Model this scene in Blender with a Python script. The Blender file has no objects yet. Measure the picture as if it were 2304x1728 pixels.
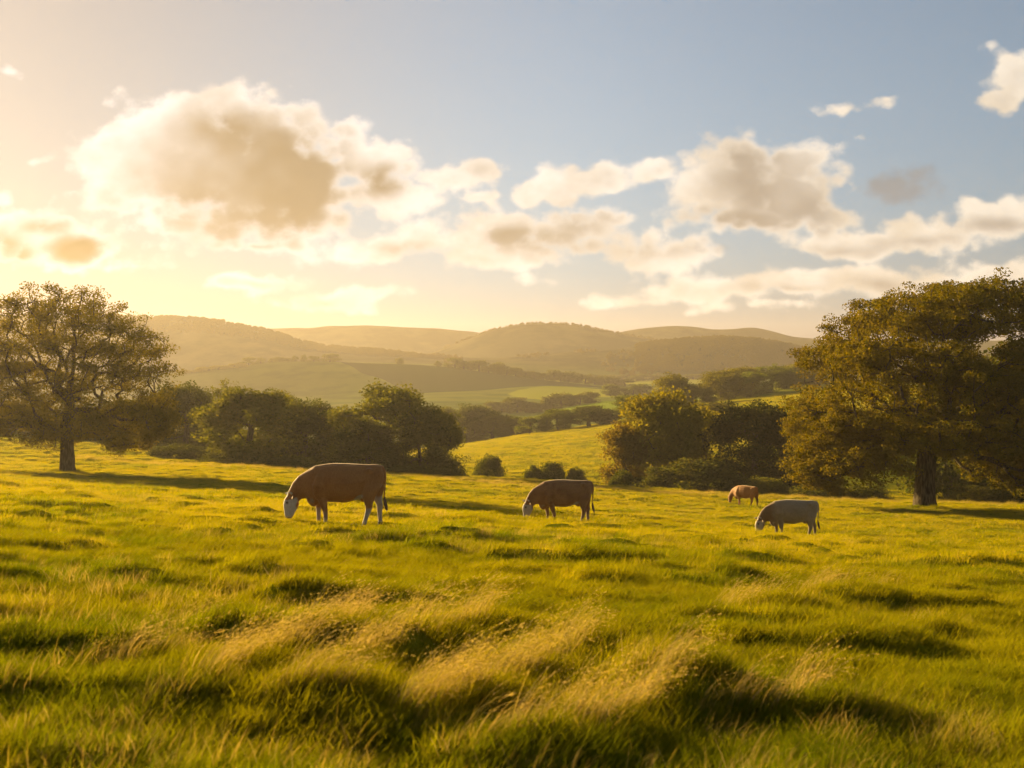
import bpy, math, random
import numpy as np
from mathutils import Vector, Matrix

random.seed(7)
RNG = np.random.default_rng(7)
S = bpy.context.scene
COL = S.collection
F, CX, HY = 2500.0, 1152.0, 830.0        # focal length in photo pixels, centre column, horizon row
EYE = 0.0                                 # the camera stands at z = 0; ground lies below

# ------------------------------------------------------------------ helpers
def tag(o, label=None, cat=None, group=None, kind=None):
    if label: o['label'] = label
    if cat: o['category'] = cat
    if group: o['group'] = group
    if kind: o['kind'] = kind
    return o

def link(o, parent=None):
    COL.objects.link(o)
    if parent: o.parent = parent
    return o

def empty(name, loc, rz=0.0, scale=(1, 1, 1)):
    o = bpy.data.objects.new(name, None)
    o.empty_display_size = 0.2
    o.location = loc; o.rotation_euler = (0, 0, rz); o.scale = scale
    return link(o)

def mesh_from(name, verts, faces, smooth=True):
    """verts (N,3) array, faces: list of (M,k) integer arrays of constant k"""
    me = bpy.data.meshes.new(name)
    verts = np.asarray(verts, dtype=np.float32)
    me.vertices.add(len(verts)); me.vertices.foreach_set('co', verts.ravel())
    tot = sum(f.size for f in faces); n = sum(len(f) for f in faces)
    li = np.concatenate([f.ravel() for f in faces]).astype(np.int32)
    ls, s = [], 0
    for f in faces:
        ls.append(s + np.arange(len(f)) * f.shape[1]); s += f.size
    me.loops.add(tot); me.loops.foreach_set('vertex_index', li)
    me.polygons.add(n); me.polygons.foreach_set('loop_start', np.concatenate(ls).astype(np.int32))
    me.update(calc_edges=True); me.validate()
    if smooth:
        me.polygons.foreach_set('use_smooth', np.ones(len(me.polygons), dtype=bool))
    return me

def smooth01(x): 
    x = np.clip(x, 0, 1); return x * x * (3 - 2 * x)

_tab = np.random.default_rng(11).random((256, 256))
def vnoise(x, y):
    xi = np.floor(x).astype(int); yi = np.floor(y).astype(int)
    fx = x - xi; fy = y - yi
    fx = fx * fx * (3 - 2 * fx); fy = fy * fy * (3 - 2 * fy)
    a = _tab[xi & 255, yi & 255]; b = _tab[(xi + 1) & 255, yi & 255]
    c = _tab[xi & 255, (yi + 1) & 255]; d = _tab[(xi + 1) & 255, (yi + 1) & 255]
    return (a * (1 - fx) + b * fx) * (1 - fy) + (c * (1 - fx) + d * fx) * fy - 0.5

# ------------------------------------------------------------------ terrain
FIELD = [(760, 1176, 26.3), (1260, 1170, 39), (1770, 1198, 48), (1673, 1136, 80.7), (151, 1062, 84), (2083, 1140, 73),
         (-300, 1006, 114), (151, 1028, 110), (600, 1053, 105), (1050, 1081, 95), (1400, 1100, 93), (1750, 1117, 90),
         (2083, 1131, 88), (2600, 1141, 86)]
cp = [((px - CX) / F * d, d, -(py - HY) / F * d) for px, py, d in FIELD]
cp += [(0, -8, -1.05), (0, 3, -1.9), (-12, 3, -1.45), (12, 3, -2.35), (-60, 20, 0.2), (60, 20, -6.0), (-30, -8, 0.1), (30, -8, -2.4), (-90, 100, -6.6), (90, 90, -11.6)]
cp = np.array(cp, float)
def _U(r2): return np.where(r2 > 1e-9, 0.5 * r2 * np.log(r2 + 1e-12), 0.0)
_n = len(cp)
_K = _U(((cp[:, None, :2] - cp[None, :, :2]) ** 2).sum(-1)) + np.eye(_n) * 8.0
_P = np.c_[np.ones(_n), cp[:, :2]]
_w = np.linalg.solve(np.block([[_K, _P], [_P.T, np.zeros((3, 3))]]), np.r_[cp[:, 2], 0, 0, 0])
def field_z(X, Y):
    X = np.asarray(X, float); Y = np.asarray(Y, float)
    z = _w[_n] + _w[_n + 1] * X + _w[_n + 2] * Y
    for i in range(_n):
        z = z + _w[i] * _U((X - cp[i, 0]) ** 2 + (Y - cp[i, 1]) ** 2)
    return z

EDGE = ([-600, 151, 600, 1050, 1400, 1750, 2083, 2900], [116, 110, 105, 95, 93, 90, 88, 85])
RIDGE = []; DENT = []
RINGS = [  # distance, [(photo column, photo row of the ground at that distance)]
 (130, [(-600, 978), (-100, 985), (150, 996), (300, 1010), (500, 1040), (700, 1055), (900, 1066), (1050, 1069), (1200, 1073), (1350, 1078), (1500, 1086), (1700, 1096), (1900, 1104), (2100, 1108), (2900, 1112)]),
 (172, [(-600, 960), (-100, 975), (300, 995), (500, 1018), (700, 1032), (900, 1040), (1050, 1032), (1200, 1024), (1350, 1018), (1500, 1010), (1700, 990), (1900, 975), (2100, 970), (2900, 965)]),
 (245, [(-600, 948), (-100, 962), (300, 975), (500, 992), (700, 1008), (900, 1014), (1020, 1003), (1200, 976), (1350, 957), (1500, 934), (1600, 915), (1700, 902), (1900, 884), (2100, 880), (2900, 875)]),
 (330, [(-600, 960), (300, 985), (500, 996), (700, 1004), (900, 1010), (1050, 1004), (1200, 988), (1350, 968), (1500, 925), (1600, 893), (1700, 876), (1800, 867), (1900, 863), (2100, 860), (2900, 855)]),
 (430, [(-600, 960), (300, 965), (500, 960), (700, 950), (900, 938), (1050, 935), (1200, 934), (1300, 915), (1400, 902), (1500, 894), (1700, 890), (1900, 880), (2900, 878)]),
 (590, [(-600, 905), (300, 900), (500, 896), (700, 892), (900, 886), (1000, 884), (1100, 884), (1200, 882), (1300, 884), (1400, 886), (1500, 884), (1700, 882), (2900, 880)]),
 (690, [(-600, 850), (-100, 848), (300, 842), (400, 838), (480, 829), (560, 822), (620, 814), (760, 815), (900, 818), (1000, 824), (1100, 838), (1200, 852), (1300, 862), (1400, 869), (1500, 871), (1700, 872), (2900, 872)]),
 (760, [(-600, 858), (-100, 856), (400, 848), (620, 826), (760, 821), (900, 823), (1000, 832), (1100, 846), (1200, 858), (1400, 863), (1500, 862), (1700, 862), (2900, 862)]),
 (830, [(-600, 850), (400, 850), (620, 835), (760, 828), (900, 826), (1050, 832), (1200, 846), (1400, 856), (1600, 855), (2900, 855)]),
 (1000, [(-600, 700), (-100, 711), (200, 712), (285, 714), (400, 716), (470, 722), (540, 735), (620, 752), (680, 769), (760, 783), (900, 797), (1000, 806), (1100, 806), (1200, 799), (1300, 791), (1400, 783), (1480, 772), (1560, 764), (1640, 762), (1720, 768), (1800, 783), (1870, 796), (1950, 802), (2900, 804)]),
 (1080, [(-600, 760), (-100, 770), (400, 780), (620, 800), (900, 815), (1100, 815), (1300, 806), (1480, 792), (1640, 785), (1800, 795), (1950, 800), (2900, 802)]),
 (1230, [(-600, 800), (600, 800), (860, 812), (960, 797), (1050, 765), (1120, 742), (1180, 731), (1225, 728), (1300, 734), (1370, 748), (1450, 763), (1560, 769), (1700, 770), (1800, 768), (1900, 766), (2100, 765), (2900, 770)]),
 (1310, [(-600, 800), (600, 795), (960, 800), (1120, 775), (1225, 765), (1370, 775), (1560, 785), (1800, 785), (2100, 782), (2900, 785)]),
 (1450, [(-600, 770), (-100, 765), (500, 746), (600, 742), (720, 738), (830, 732), (940, 735), (1050, 745), (1100, 752), (1200, 760), (1300, 760), (1390, 749), (1450, 734), (1510, 731), (1570, 737), (1615, 742), (1690, 740), (1750, 751), (1800, 762), (1900, 769), (2100, 772), (2900, 775)]),
 (1600, [(-600, 815), (600, 810), (1200, 812), (1800, 812), (2900, 815)]),
 (2400, [(-600, 840), (1200, 840), (2900, 840)]),
]
def pchip(x, y, xq):
    x = np.asarray(x, float); y = np.asarray(y, float)
    h = np.diff(x); dl = np.diff(y) / h
    m = np.zeros(len(x))
    for i in range(1, len(x) - 1):
        if dl[i - 1] * dl[i] > 0:
            w1 = 2 * h[i] + h[i - 1]; w2 = h[i] + 2 * h[i - 1]
            m[i] = (w1 + w2) / (w1 / dl[i - 1] + w2 / dl[i])
    m[0] = dl[0]; m[-1] = dl[-1]
    k = np.clip(np.searchsorted(x, xq) - 1, 0, len(h) - 1)
    t = (xq - x[k]) / h[k]
    return ((2 * t**3 - 3 * t**2 + 1) * y[k] + (t**3 - 2 * t**2 + t) * h[k] * m[k]
            + (-2 * t**3 + 3 * t**2) * y[k + 1] + (t**3 - t**2) * h[k] * m[k + 1])

SWEEPS = [((440, 1520), (560, 1465), (700, 1420), (800, 1375), 170, 15), ((760, 1475), (880, 1430), (990, 1395), (1090, 1368), 130, 14),
          ((565, 1560), (650, 1548), (740, 1558), (820, 1580), 36, 9), ((900, 1590), (1040, 1540), (1190, 1470), (1320, 1400), 210, 18),
          ((1050, 1650), (1140, 1640), (1240, 1622), (1330, 1598), 30, 10), ((1330, 1630), (1410, 1590), (1480, 1555), (1545, 1525), 66, 11),
          ((1560, 1585), (1660, 1580), (1760, 1575), (1860, 1565), 24, 12), ((150, 1475), (240, 1465), (330, 1455), (410, 1440), 22, 12),
          ((1600, 1345), (1720, 1315), (1860, 1290), (2000, 1278), 90, 16), ((390, 1385), (420, 1378), (460, 1370), (500, 1358), 10, 8)]
COWS = [(768, 26.3), (1266, 39.0), (1780, 48.0), (1676, 80.7)]      # where the cows stand (the turf there is grazed level)
PXF = np.arange(-600, 2901, 20.0)
LDF = np.linspace(math.log(45), math.log(2400), 420)
_ringrows = [pchip([a for a, _ in r], [b for _, b in r], np.clip(PXF, r[0][0], r[-1][0])) for _, r in RINGS]
TAB = np.zeros((len(PXF), len(LDF)))
for i, px in enumerate(PXF):
    e = np.interp(px, *EDGE)
    ds = [45, 58, 72, e]
    zs = [float(field_z((px - CX) / F * d, d)) for d in ds]
    for (d, _), row in zip(RINGS, _ringrows):
        ds.append(d); zs.append(-(row[i] - HY) / F * d)
    TAB[i] = pchip(np.log(ds), zs, LDF)
def ground(X, Y, detail=True):
    X = np.asarray(X, float); Y = np.asarray(Y, float)
    Ys = np.maximum(Y, 45.0)
    px = np.clip(CX + F * X / Ys, PXF[0], PXF[-1] - 1e-3)
    a = (px - PXF[0]) / 20.0; b = (np.log(np.minimum(Ys, 2399.0)) - LDF[0]) / (LDF[1] - LDF[0])
    ai = np.clip(a.astype(int), 0, len(PXF) - 2); bi = np.clip(b.astype(int), 0, len(LDF) - 2); fa = a - ai; fb = b - bi
    far = (TAB[ai, bi] * (1 - fa) + TAB[ai + 1, bi] * fa) * (1 - fb) + (TAB[ai, bi + 1] * (1 - fa) + TAB[ai + 1, bi + 1] * fa) * fb
    k = smooth01((Y - 60) / 14)
    z = np.asarray(field_z(X, np.minimum(Y, 100)) * (1 - k) + far * k)
    if detail:
        nearw = 1 - smooth01((Y - 110) / 120)
        for cpx, cd in COWS:
            nearw = nearw * (1 - 0.9 * np.exp(-(((X - (cpx - CX) / F * cd) / 1.9) ** 2 + ((Y - cd + 0.8) / 2.2) ** 2)))
        z = z + nearw * (0.15 * smooth01((vnoise(X / 1.15 + 3, Y / 0.75 + 8) - 0.13) / 0.22) - 0.05 + 0.16 * vnoise(X / 2.3 + 5, Y / 1.7) * np.clip(0.5 + vnoise(X / 9, Y / 7 + 3) * 1.6, 0.1, 1.2) + 0.12 * vnoise(X / 0.8, Y / 0.7 + 9) + 0.25 * vnoise(X / 11 + 2, Y / 9))
        m = (Y > 3) & (Y < 16) if len(RIDGE) else np.zeros(X.shape, bool)
        if m.any():         # the low banks that carry the seeding grass, hollow on the near side
            xs, ys = X[m], Y[m]; dm = np.full(xs.shape, 9.0); fm = np.zeros(xs.shape)
            for rx, ry in RIDGE:
                dm = np.minimum(dm, np.hypot(xs - rx, ys - ry)); fm = np.maximum(fm, np.exp(-(((xs - rx - 0.15) / 0.5) ** 2 + ((ys - ry + 0.8) / 0.42) ** 2)))
            z[m] += 0.10 * np.exp(-(dm / 0.36) ** 2) - 0.08 * fm
        for dx, dy, dz in DENT:       # the ground meets the feet of each cow
            z = z - dz * np.exp(-((X - dx) ** 2 + (Y - dy) ** 2) / 25.0)
        fw = smooth01((Y - 420) / 450)
        z = z + fw * (Y / 1000.0) * (3.0 * vnoise(X / 60.0, Y / 60.0) + 1.5 * vnoise(X / 24.0 + 7, Y / 24.0))
    return z
def gz(X, Y): return float(ground(np.array([X]), np.array([Y]))[0])
def at(px, d): return (px - CX) / F * d, d
def on_ground(px, py, lo=3.0, hi=100.0):
    ds = np.exp(np.linspace(math.log(lo), math.log(hi), 500))
    X = (px - CX) / F * ds
    rows = HY - ground(X, ds, False) / ds * F
    k = np.argmax(rows <= py)
    return X[k], ds[k]

for (_px, _d), _back, _s in zip(COWS, (1042, 1079, 1124, 1092), (1.02, 1.05, 1.15, 1.04)):
    _x, _y = at(_px, _d); DENT.append((_x, _y, gz(_x, _y) - (-(_back - HY) / F * _d - 1.415 * _s) - 0.02))
for *_c, _amt, _spr in SWEEPS[:6]:
    for _t in np.linspace(0, 3, 12):
        _k = min(int(_t), 2); _f = _t - _k
        RIDGE.append(on_ground(_c[_k][0] * (1 - _f) + _c[_k + 1][0] * _f, _c[_k][1] * (1 - _f) + _c[_k + 1][1] * _f + 28))

# ------------------------------------------------------------------ node helpers
def new_mat(name):
    m = bpy.data.materials.new(name); m.use_nodes = True
    nt = m.node_tree; nt.nodes.clear()
    out = nt.nodes.new('ShaderNodeOutputMaterial')
    return m, nt, out
class NB:
    def __init__(s, nt): s.nt = nt
    def n(s, t, **kw):
        nd = s.nt.nodes.new(t)
        for k, v in kw.items(): setattr(nd, k, v)
        return nd
    def l(s, a, b): s.nt.links.new(a, b)
    def put(s, sock, v):
        if hasattr(v, 'links'): s.l(v, sock)
        else: sock.default_value = v
    def math(s, op, a, b=None, c=None, clamp=False):
        nd = s.n('ShaderNodeMath', operation=op, use_clamp=clamp)
        for i, v in enumerate((a, b, c)):
            if v is not None: s.put(nd.inputs[i], v)
        return nd.outputs[0]
    def vmath(s, op, a, b=None, c=None):
        nd = s.n('ShaderNodeVectorMath', operation=op)
        for i, v in enumerate((a, b, c)):
            if v is not None: s.put(nd.inputs[i], v)
        return nd.outputs['Value'] if op in ('LENGTH', 'DOT_PRODUCT', 'DISTANCE') else nd.outputs['Vector']
    def mix(s, fac, a, b, blend='MIX'):
        nd = s.n('ShaderNodeMix', data_type='RGBA', blend_type=blend)
        s.put(nd.inputs[0], fac); s.put(nd.inputs[6], a); s.put(nd.inputs[7], b)
        return nd.outputs[2]
    def ramp(s, fac, lo, hi, a=0.0, b=1.0, smooth=True):
        nd = s.n('ShaderNodeMapRange', interpolation_type='SMOOTHSTEP' if smooth else 'LINEAR')
        s.put(nd.inputs[0], fac); s.put(nd.inputs[1], lo); s.put(nd.inputs[2], hi); s.put(nd.inputs[3], a); s.put(nd.inputs[4], b)
        return nd.outputs[0]
    def noise(s, vec, scale, detail=4, rough=0.55, dist=0.0):
        nd = s.n('ShaderNodeTexNoise')
        if vec is not None: s.l(vec, nd.inputs['Vector'])
        nd.inputs['Scale'].default_value = scale; nd.inputs['Detail'].default_value = detail
        nd.inputs['Roughness'].default_value = rough; nd.inputs['Distortion'].default_value = dist
        return nd
def rgb(r, g, b): return (r, g, b, 1.0)

# ------------------------------------------------------------------ materials
def ground_material():
    m, nt, out = new_mat('pasture_ground'); b = NB(nt)
    geo = b.n('ShaderNodeNewGeometry'); pos = geo.outputs['Position']
    sep = b.n('ShaderNodeSeparateXYZ'); b.l(pos, sep.inputs[0])
    n1 = b.noise(pos, 0.35, 6, 0.6).outputs['Fac']; n2 = b.noise(pos, 2.2, 5, 0.6).outputs['Fac']; n3 = b.noise(pos, 0.07, 4).outputs['Fac']
    near = b.mix(b.ramp(n1, 0.35, 0.68), rgb(0.12, 0.128, 0.004), rgb(0.25, 0.21, 0.006))
    near = b.mix(b.ramp(n2, 0.50, 0.75, 0, 0.6), near, rgb(0.28, 0.19, 0.018))
    near = b.mix(b.ramp(n3, 0.45, 0.65, 0, 0.5), near, rgb(0.14, 0.14, 0.006))
    # far fields: patches with their own crop colour
    vor = b.n('ShaderNodeTexVoronoi', feature='F1'); vor.inputs['Scale'].default_value = 0.0052
    warp = b.noise(pos, 0.004, 3); wv = b.vmath('MULTIPLY_ADD', warp.outputs['Color'], (90, 90, 0), pos); b.l(wv, vor.inputs['Vector'])
    vs = b.n('ShaderNodeSeparateColor'); b.l(vor.outputs['Color'], vs.inputs[0])
    fields = b.mix(vs.outputs[0], rgb(0.125, 0.15, 0.018), rgb(0.22, 0.21, 0.028))
    fields = b.mix(b.ramp(vs.outputs[1], 0.55, 0.6, 0, 1), fields, rgb(0.07, 0.075, 0.022))
    fields = b.mix(b.ramp(b.noise(pos, 0.05, 5).outputs['Fac'], 0.4, 0.7, 0, 0.55), fields, rgb(0.075, 0.08, 0.02))
    valley = b.ramp(sep.outputs[0], -170, -60)
    moor = b.mix(b.ramp(b.noise(pos, 0.011, 5, 0.65).outputs['Fac'], 0.42, 0.6), rgb(0.058, 0.048, 0.018), rgb(0.115, 0.092, 0.028))
    dist = b.vmath('LENGTH', pos)
    fields = b.mix(valley, b.mix(0.6, moor, fields), fields)
    c = b.mix(b.ramp(dist, 250, 420), near, fields)
    c = b.mix(b.ramp(dist, 840, 930), c, moor)
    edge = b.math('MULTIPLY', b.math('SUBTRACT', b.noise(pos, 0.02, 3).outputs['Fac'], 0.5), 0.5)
    for px, d, rx, ry, colr in ((1300, 575, 34, 60, (0.33, 0.30, 0.02)), (1440, 800, 70, 60, (0.33, 0.29, 0.03)), (1385, 415, 30, 34, (0.22, 0.26, 0.012)), (1250, 735, 30, 30, (0.28, 0.26, 0.03)),  # sunlit fields: crop colour brightened here, so part of the sunlight is painted in
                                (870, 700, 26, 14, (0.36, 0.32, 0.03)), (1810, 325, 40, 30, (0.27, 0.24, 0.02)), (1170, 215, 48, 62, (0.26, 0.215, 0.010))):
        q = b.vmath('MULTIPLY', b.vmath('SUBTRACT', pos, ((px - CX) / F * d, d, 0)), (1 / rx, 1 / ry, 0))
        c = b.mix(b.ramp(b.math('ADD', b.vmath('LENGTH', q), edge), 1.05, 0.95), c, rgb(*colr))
    bump = b.n('ShaderNodeBump'); bump.inputs['Strength'].default_value = 0.9; bump.inputs['Distance'].default_value = 0.35
    b.l(b.noise(pos, 1.6, 8, 0.7).outputs['Fac'], bump.inputs['Height'])
    d = b.n('ShaderNodeBsdfDiffuse'); b.l(c, d.inputs['Color']); b.l(bump.outputs[0], d.inputs['Normal'])
    d.inputs['Roughness'].default_value = 0.6
    b.l(d.outputs[0], out.inputs['Surface']); return m

def blade_material(name, c1, c2, dry, dryfac, trans=0.5, tcol=(1.25, 1.1, 0.35), straw=0.75):
    m, nt, out = new_mat(name); b = NB(nt)
    oi = b.n('ShaderNodeObjectInfo')
    at_ = b.n('ShaderNodeAttribute', attribute_name='tint'); t = at_.outputs['Fac']
    n = b.noise(oi.outputs['Location'], 0.22, 3).outputs['Fac']
    c = b.mix(t, rgb(*c1), rgb(*c2))
    c = b.mix(b.ramp(b.math('ADD', n, b.math('MULTIPLY', oi.outputs['Random'], 0.12)), 0.36, 0.62, 0, straw), c, rgb(0.36, 0.285, 0.004))
    f = b.math('GREATER_THAN', b.math('ADD', t, b.math('MULTIPLY', oi.outputs['Random'], 0.35)), 1.35 - dryfac)
    c = b.mix(b.math('MULTIPLY', f, 0.9), c, rgb(*dry))
    d = b.n('ShaderNodeBsdfDiffuse'); b.l(c, d.inputs['Color'])
    tr = b.n('ShaderNodeBsdfTranslucent'); b.l(b.mix(1.0, c, rgb(*tcol), 'MULTIPLY'), tr.inputs['Color'])
    m1 = b.n('ShaderNodeMixShader'); m1.inputs[0].default_value = trans; b.l(d.outputs[0], m1.inputs[1]); b.l(tr.outputs[0], m1.inputs[2])
    b.l(m1.outputs[0], out.inputs['Surface']); return m

def leaf_material(name, yellow=(0.26, 0.180, 0.008), yfac=0.5, trans=0.46, fixed=None):
    """leaf colour comes from the tree's own colour; each leaf varies, some have turned"""
    m, nt, out = new_mat(name); b = NB(nt)
    oi = b.n('ShaderNodeObjectInfo')
    t = b.n('ShaderNodeAttribute', attribute_name='tint').outputs['Fac']; oc = oi.outputs['Color']
    if fixed:
        oc = b.n('ShaderNodeRGB').outputs[0]; oc.default_value = rgb(*fixed)
    base = b.mix(t, b.mix(1.0, oc, rgb(0.68, 0.75, 0.7), 'MULTIPLY'), b.mix(1.0, oc, rgb(1.3, 1.22, 1.1), 'MULTIPLY'))
    y = b.n('ShaderNodeAttribute', attribute_name='turned').outputs['Fac']
    c = b.mix(b.math('MULTIPLY', y, yfac), base, rgb(*yellow))
    d = b.n('ShaderNodeBsdfDiffuse'); b.l(c, d.inputs['Color'])
    tr = b.n('ShaderNodeBsdfTranslucent'); b.l(b.mix(1.0, c, rgb(1.5, 1.15, 0.35), 'MULTIPLY'), tr.inputs['Color'])
    m1 = b.n('ShaderNodeMixShader'); m1.inputs[0].default_value = trans; b.l(d.outputs[0], m1.inputs[1]); b.l(tr.outputs[0], m1.inputs[2])
    b.l(m1.outputs[0], out.inputs['Surface']); return m

def bark_material():
    m, nt, out = new_mat('oak_bark'); b = NB(nt)
    tc = b.n('ShaderNodeTexCoord').outputs['Object']
    mp = b.vmath('MULTIPLY', tc, (6, 6, 1.1))
    n = b.noise(mp, 1.6, 6, 0.65).outputs['Fac']
    c = b.mix(b.ramp(n, 0.35, 0.65), rgb(0.030, 0.021, 0.013), rgb(0.105, 0.078, 0.050))
    c = b.mix(b.ramp(b.noise(tc, 0.8, 3).outputs['Fac'], 0.5, 0.7, 0, 0.5), c, rgb(0.07, 0.075, 0.035))
    bump = b.n('ShaderNodeBump'); bump.inputs['Strength'].default_value = 0.9; bump.inputs['Distance'].default_value = 0.06; b.l(n, bump.inputs['Height'])
    d = b.n('ShaderNodeBsdfDiffuse'); b.l(c, d.inputs['Color']); b.l(bump.outputs[0], d.inputs['Normal'])
    b.l(d.outputs[0], out.inputs['Surface']); return m

def coat_material():
    m, nt, out = new_mat('cow_coat'); b = NB(nt)
    a = b.n('ShaderNodeAttribute', attribute_name='coat')
    tc = b.n('ShaderNodeTexCoord').outputs['Object']
    n = b.math('ADD', b.math('MULTIPLY', b.noise(b.vmath('MULTIPLY', tc, (3, 3, 1.2)), 14, 5, 0.6).outputs['Fac'], 0.6), b.math('MULTIPLY', b.noise(tc, 3.2, 4, 0.6).outputs['Fac'], 0.45))
    c = b.mix(b.ramp(n, 0.40, 0.66, 0.0, 0.55), a.outputs['Color'], b.mix(1.0, a.outputs['Color'], rgb(0.55, 0.5, 0.45), 'MULTIPLY'))
    p = b.n('ShaderNodeBsdfPrincipled'); b.l(c, p.inputs['Base Color']); p.inputs['Roughness'].default_value = 0.75
    p.inputs['Sheen Weight'].default_value = 0.25; p.inputs['Sheen Roughness'].default_value = 0.4; p.inputs['Sheen Tint'].default_value = rgb(1, 0.85, 0.6)
    p.inputs['Specular IOR Level'].default_value = 0.25
    bump = b.n('ShaderNodeBump'); bump.inputs['Strength'].default_value = 0.35; bump.inputs['Distance'].default_value = 0.01
    b.l(b.noise(b.vmath('MULTIPLY', tc, (1, 1, 0.35)), 70, 3).outputs['Fac'], bump.inputs['Height']); b.l(bump.outputs[0], p.inputs['Normal'])
    b.l(p.outputs[0], out.inputs['Surface']); return m
def plain(name, c, rough=0.6):
    m, nt, out = new_mat(name); b = NB(nt)
    p = b.n('ShaderNodeBsdfPrincipled'); p.inputs['Roughness'].default_value = rough
    tc = b.n('ShaderNodeTexCoord').outputs['Object']
    b.l(b.mix(b.noise(tc, 30, 3).outputs['Fac'], rgb(c[0] * 0.7, c[1] * 0.7, c[2] * 0.7), rgb(*c)), p.inputs['Base Color'])
    b.l(p.outputs[0], out.inputs['Surface']); return m

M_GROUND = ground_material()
M_TURF = blade_material('turf_blades', (0.125, 0.150, 0.003), (0.265, 0.245, 0.004), (0.36, 0.25, 0.040), 0.30, 0.52)
M_LUSH = blade_material('lush_blades', (0.074, 0.100, 0.003), (0.160, 0.165, 0.004), (0.32, 0.23, 0.05), 0.14, 0.50, straw=0.5)
M_GOLD = blade_material('seeding_stems', (0.50, 0.32, 0.070), (0.62, 0.42, 0.12), (0.50, 0.36, 0.14), 0.5, 0.45, (1.15, 1.0, 0.6))
M_LEAF = leaf_material('tree_leaves', yfac=0.18); M_OAK = leaf_material('oak_leaves', yfac=0.4, trans=0.38); M_FARLEAF = leaf_material('far_leaves', fixed=(0.075, 0.068, 0.014))
M_BARK = bark_material()
M_COAT = coat_material()

# ------------------------------------------------------------------ ground sheet

def build_ground():
    ns = 440
    ys = [-7.0]
    while ys[-1] < 1660: ys.append(ys[-1] + 0.0135 * (ys[-1] + 9.5))
    ys = np.array(ys); s = np.linspace(-1, 1, ns); s = 0.62 * s + 0.38 * s ** 3
    Sg, Yg = np.meshgrid(s, ys)
    Xg = Sg * (Yg + 9.5)
    Z = ground(Xg, Yg)
    v = np.stack([Xg, Yg, Z], -1).reshape(-1, 3)
    i = np.arange((len(ys) - 1) * ns).reshape(len(ys) - 1, ns)[:, :-1].ravel()
    f = np.stack([i, i + 1, i + ns + 1, i + ns], -1)
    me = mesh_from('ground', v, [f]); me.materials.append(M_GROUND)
    o = link(bpy.data.objects.new('ground', me)); tag(o, 'rolling pasture of sunlit grass falling away to hazy hills', 'ground', kind='structure')
    return float(Z.min()), float(Z.max())
ZMIN, ZMAX = build_ground()

# ------------------------------------------------------------------ grass
def blades_mesh(name, base, az, length, bend, width, mat, seed, seedheads=False, levels=4, lean0=0.12):
    """base (N,3); az: direction of lean; bend: how far it curls over (radians at the tip)"""
    r = np.random.default_rng(seed); n = len(base)
    dirv = np.stack([np.cos(az), np.sin(az), np.zeros(n)], -1)
    side = np.stack([-np.sin(az), np.cos(az), np.zeros(n)], -1)
    tw = r.uniform(-1.3, 1.3, n)
    pts = [base.copy()]; p = base.copy(); seg = length / levels
    lean0 = r.uniform(0, lean0 * 2, n)
    for k in range(levels):
        a = lean0 + bend * ((k + 0.5) / levels) ** 1.2
        p = p + seg[:, None] * (dirv * np.sin(a)[:, None] + np.array([0, 0, 1.0]) * np.cos(a)[:, None]); pts.append(p)
    wv = side * np.cos(tw)[:, None] + dirv * np.sin(tw)[:, None]
    V, Fq, Ft = [], [], []
    for k in range(levels):
        w = width * (1 - (k / levels) ** 1.6 * 0.85) * 0.5
        V += [pts[k] - wv * w[:, None], pts[k] + wv * w[:, None]]
    V.append(pts[levels])
    nv = 2 * levels + 1
    V = np.stack(V, 1).reshape(-1, 3); o = np.arange(n) * nv
    for k in range(levels - 1):
        Fq.append(np.stack([o + 2 * k, o + 2 * k + 1, o + 2 * k + 3, o + 2 * k + 2], -1))
    Ft = np.stack([o + 2 * levels - 2, o + 2 * levels - 1, o + 2 * levels], -1)
    tint = np.repeat(r.random(n), nv)
    faces = [np.concatenate(Fq), Ft]
    if seedheads:   # spikelets along the last part of each stem
        m = 6; b0 = len(V)
        t = r.uniform(0.62, 1.0, (n, m)); q = t * levels; k = np.minimum(q.astype(int), levels - 1); fr = (q - k)[..., None]
        P = np.stack(pts, 1); ii = np.arange(n)[:, None]
        c = P[ii, k] * (1 - fr) + P[ii, k + 1] * fr; ax = P[ii, k + 1] - P[ii, k]; ax /= np.linalg.norm(ax, axis=-1, keepdims=True)
        rnd = r.normal(0, 1, (n, m, 3)); sp = ax * 0.022 * r.uniform(0.7, 1.3, (n, m, 1)) + rnd * 0.003
        sd = np.cross(sp, r.normal(0, 1, (n, m, 3))); sd = sd / np.linalg.norm(sd, axis=-1, keepdims=True) * 0.0026
        Q = np.stack([c, c + sp * 0.5 + sd, c + sp, c + sp * 0.5 - sd], 2).reshape(-1, 3)
        V = np.concatenate([V, Q]); j = b0 + np.arange(n * m) * 4
        faces[0] = np.concatenate([faces[0], np.stack([j, j + 1, j + 2, j + 3], -1)])
        tint = np.concatenate([tint, np.repeat(r.uniform(0.5, 1, n * m), 4)])
    me = mesh_from(name, V, faces, smooth=False); me.materials.append(mat)
    a = me.attributes.new('tint', 'FLOAT', 'POINT'); a.data.foreach_set('value', tint.astype(np.float32))
    return me

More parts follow.
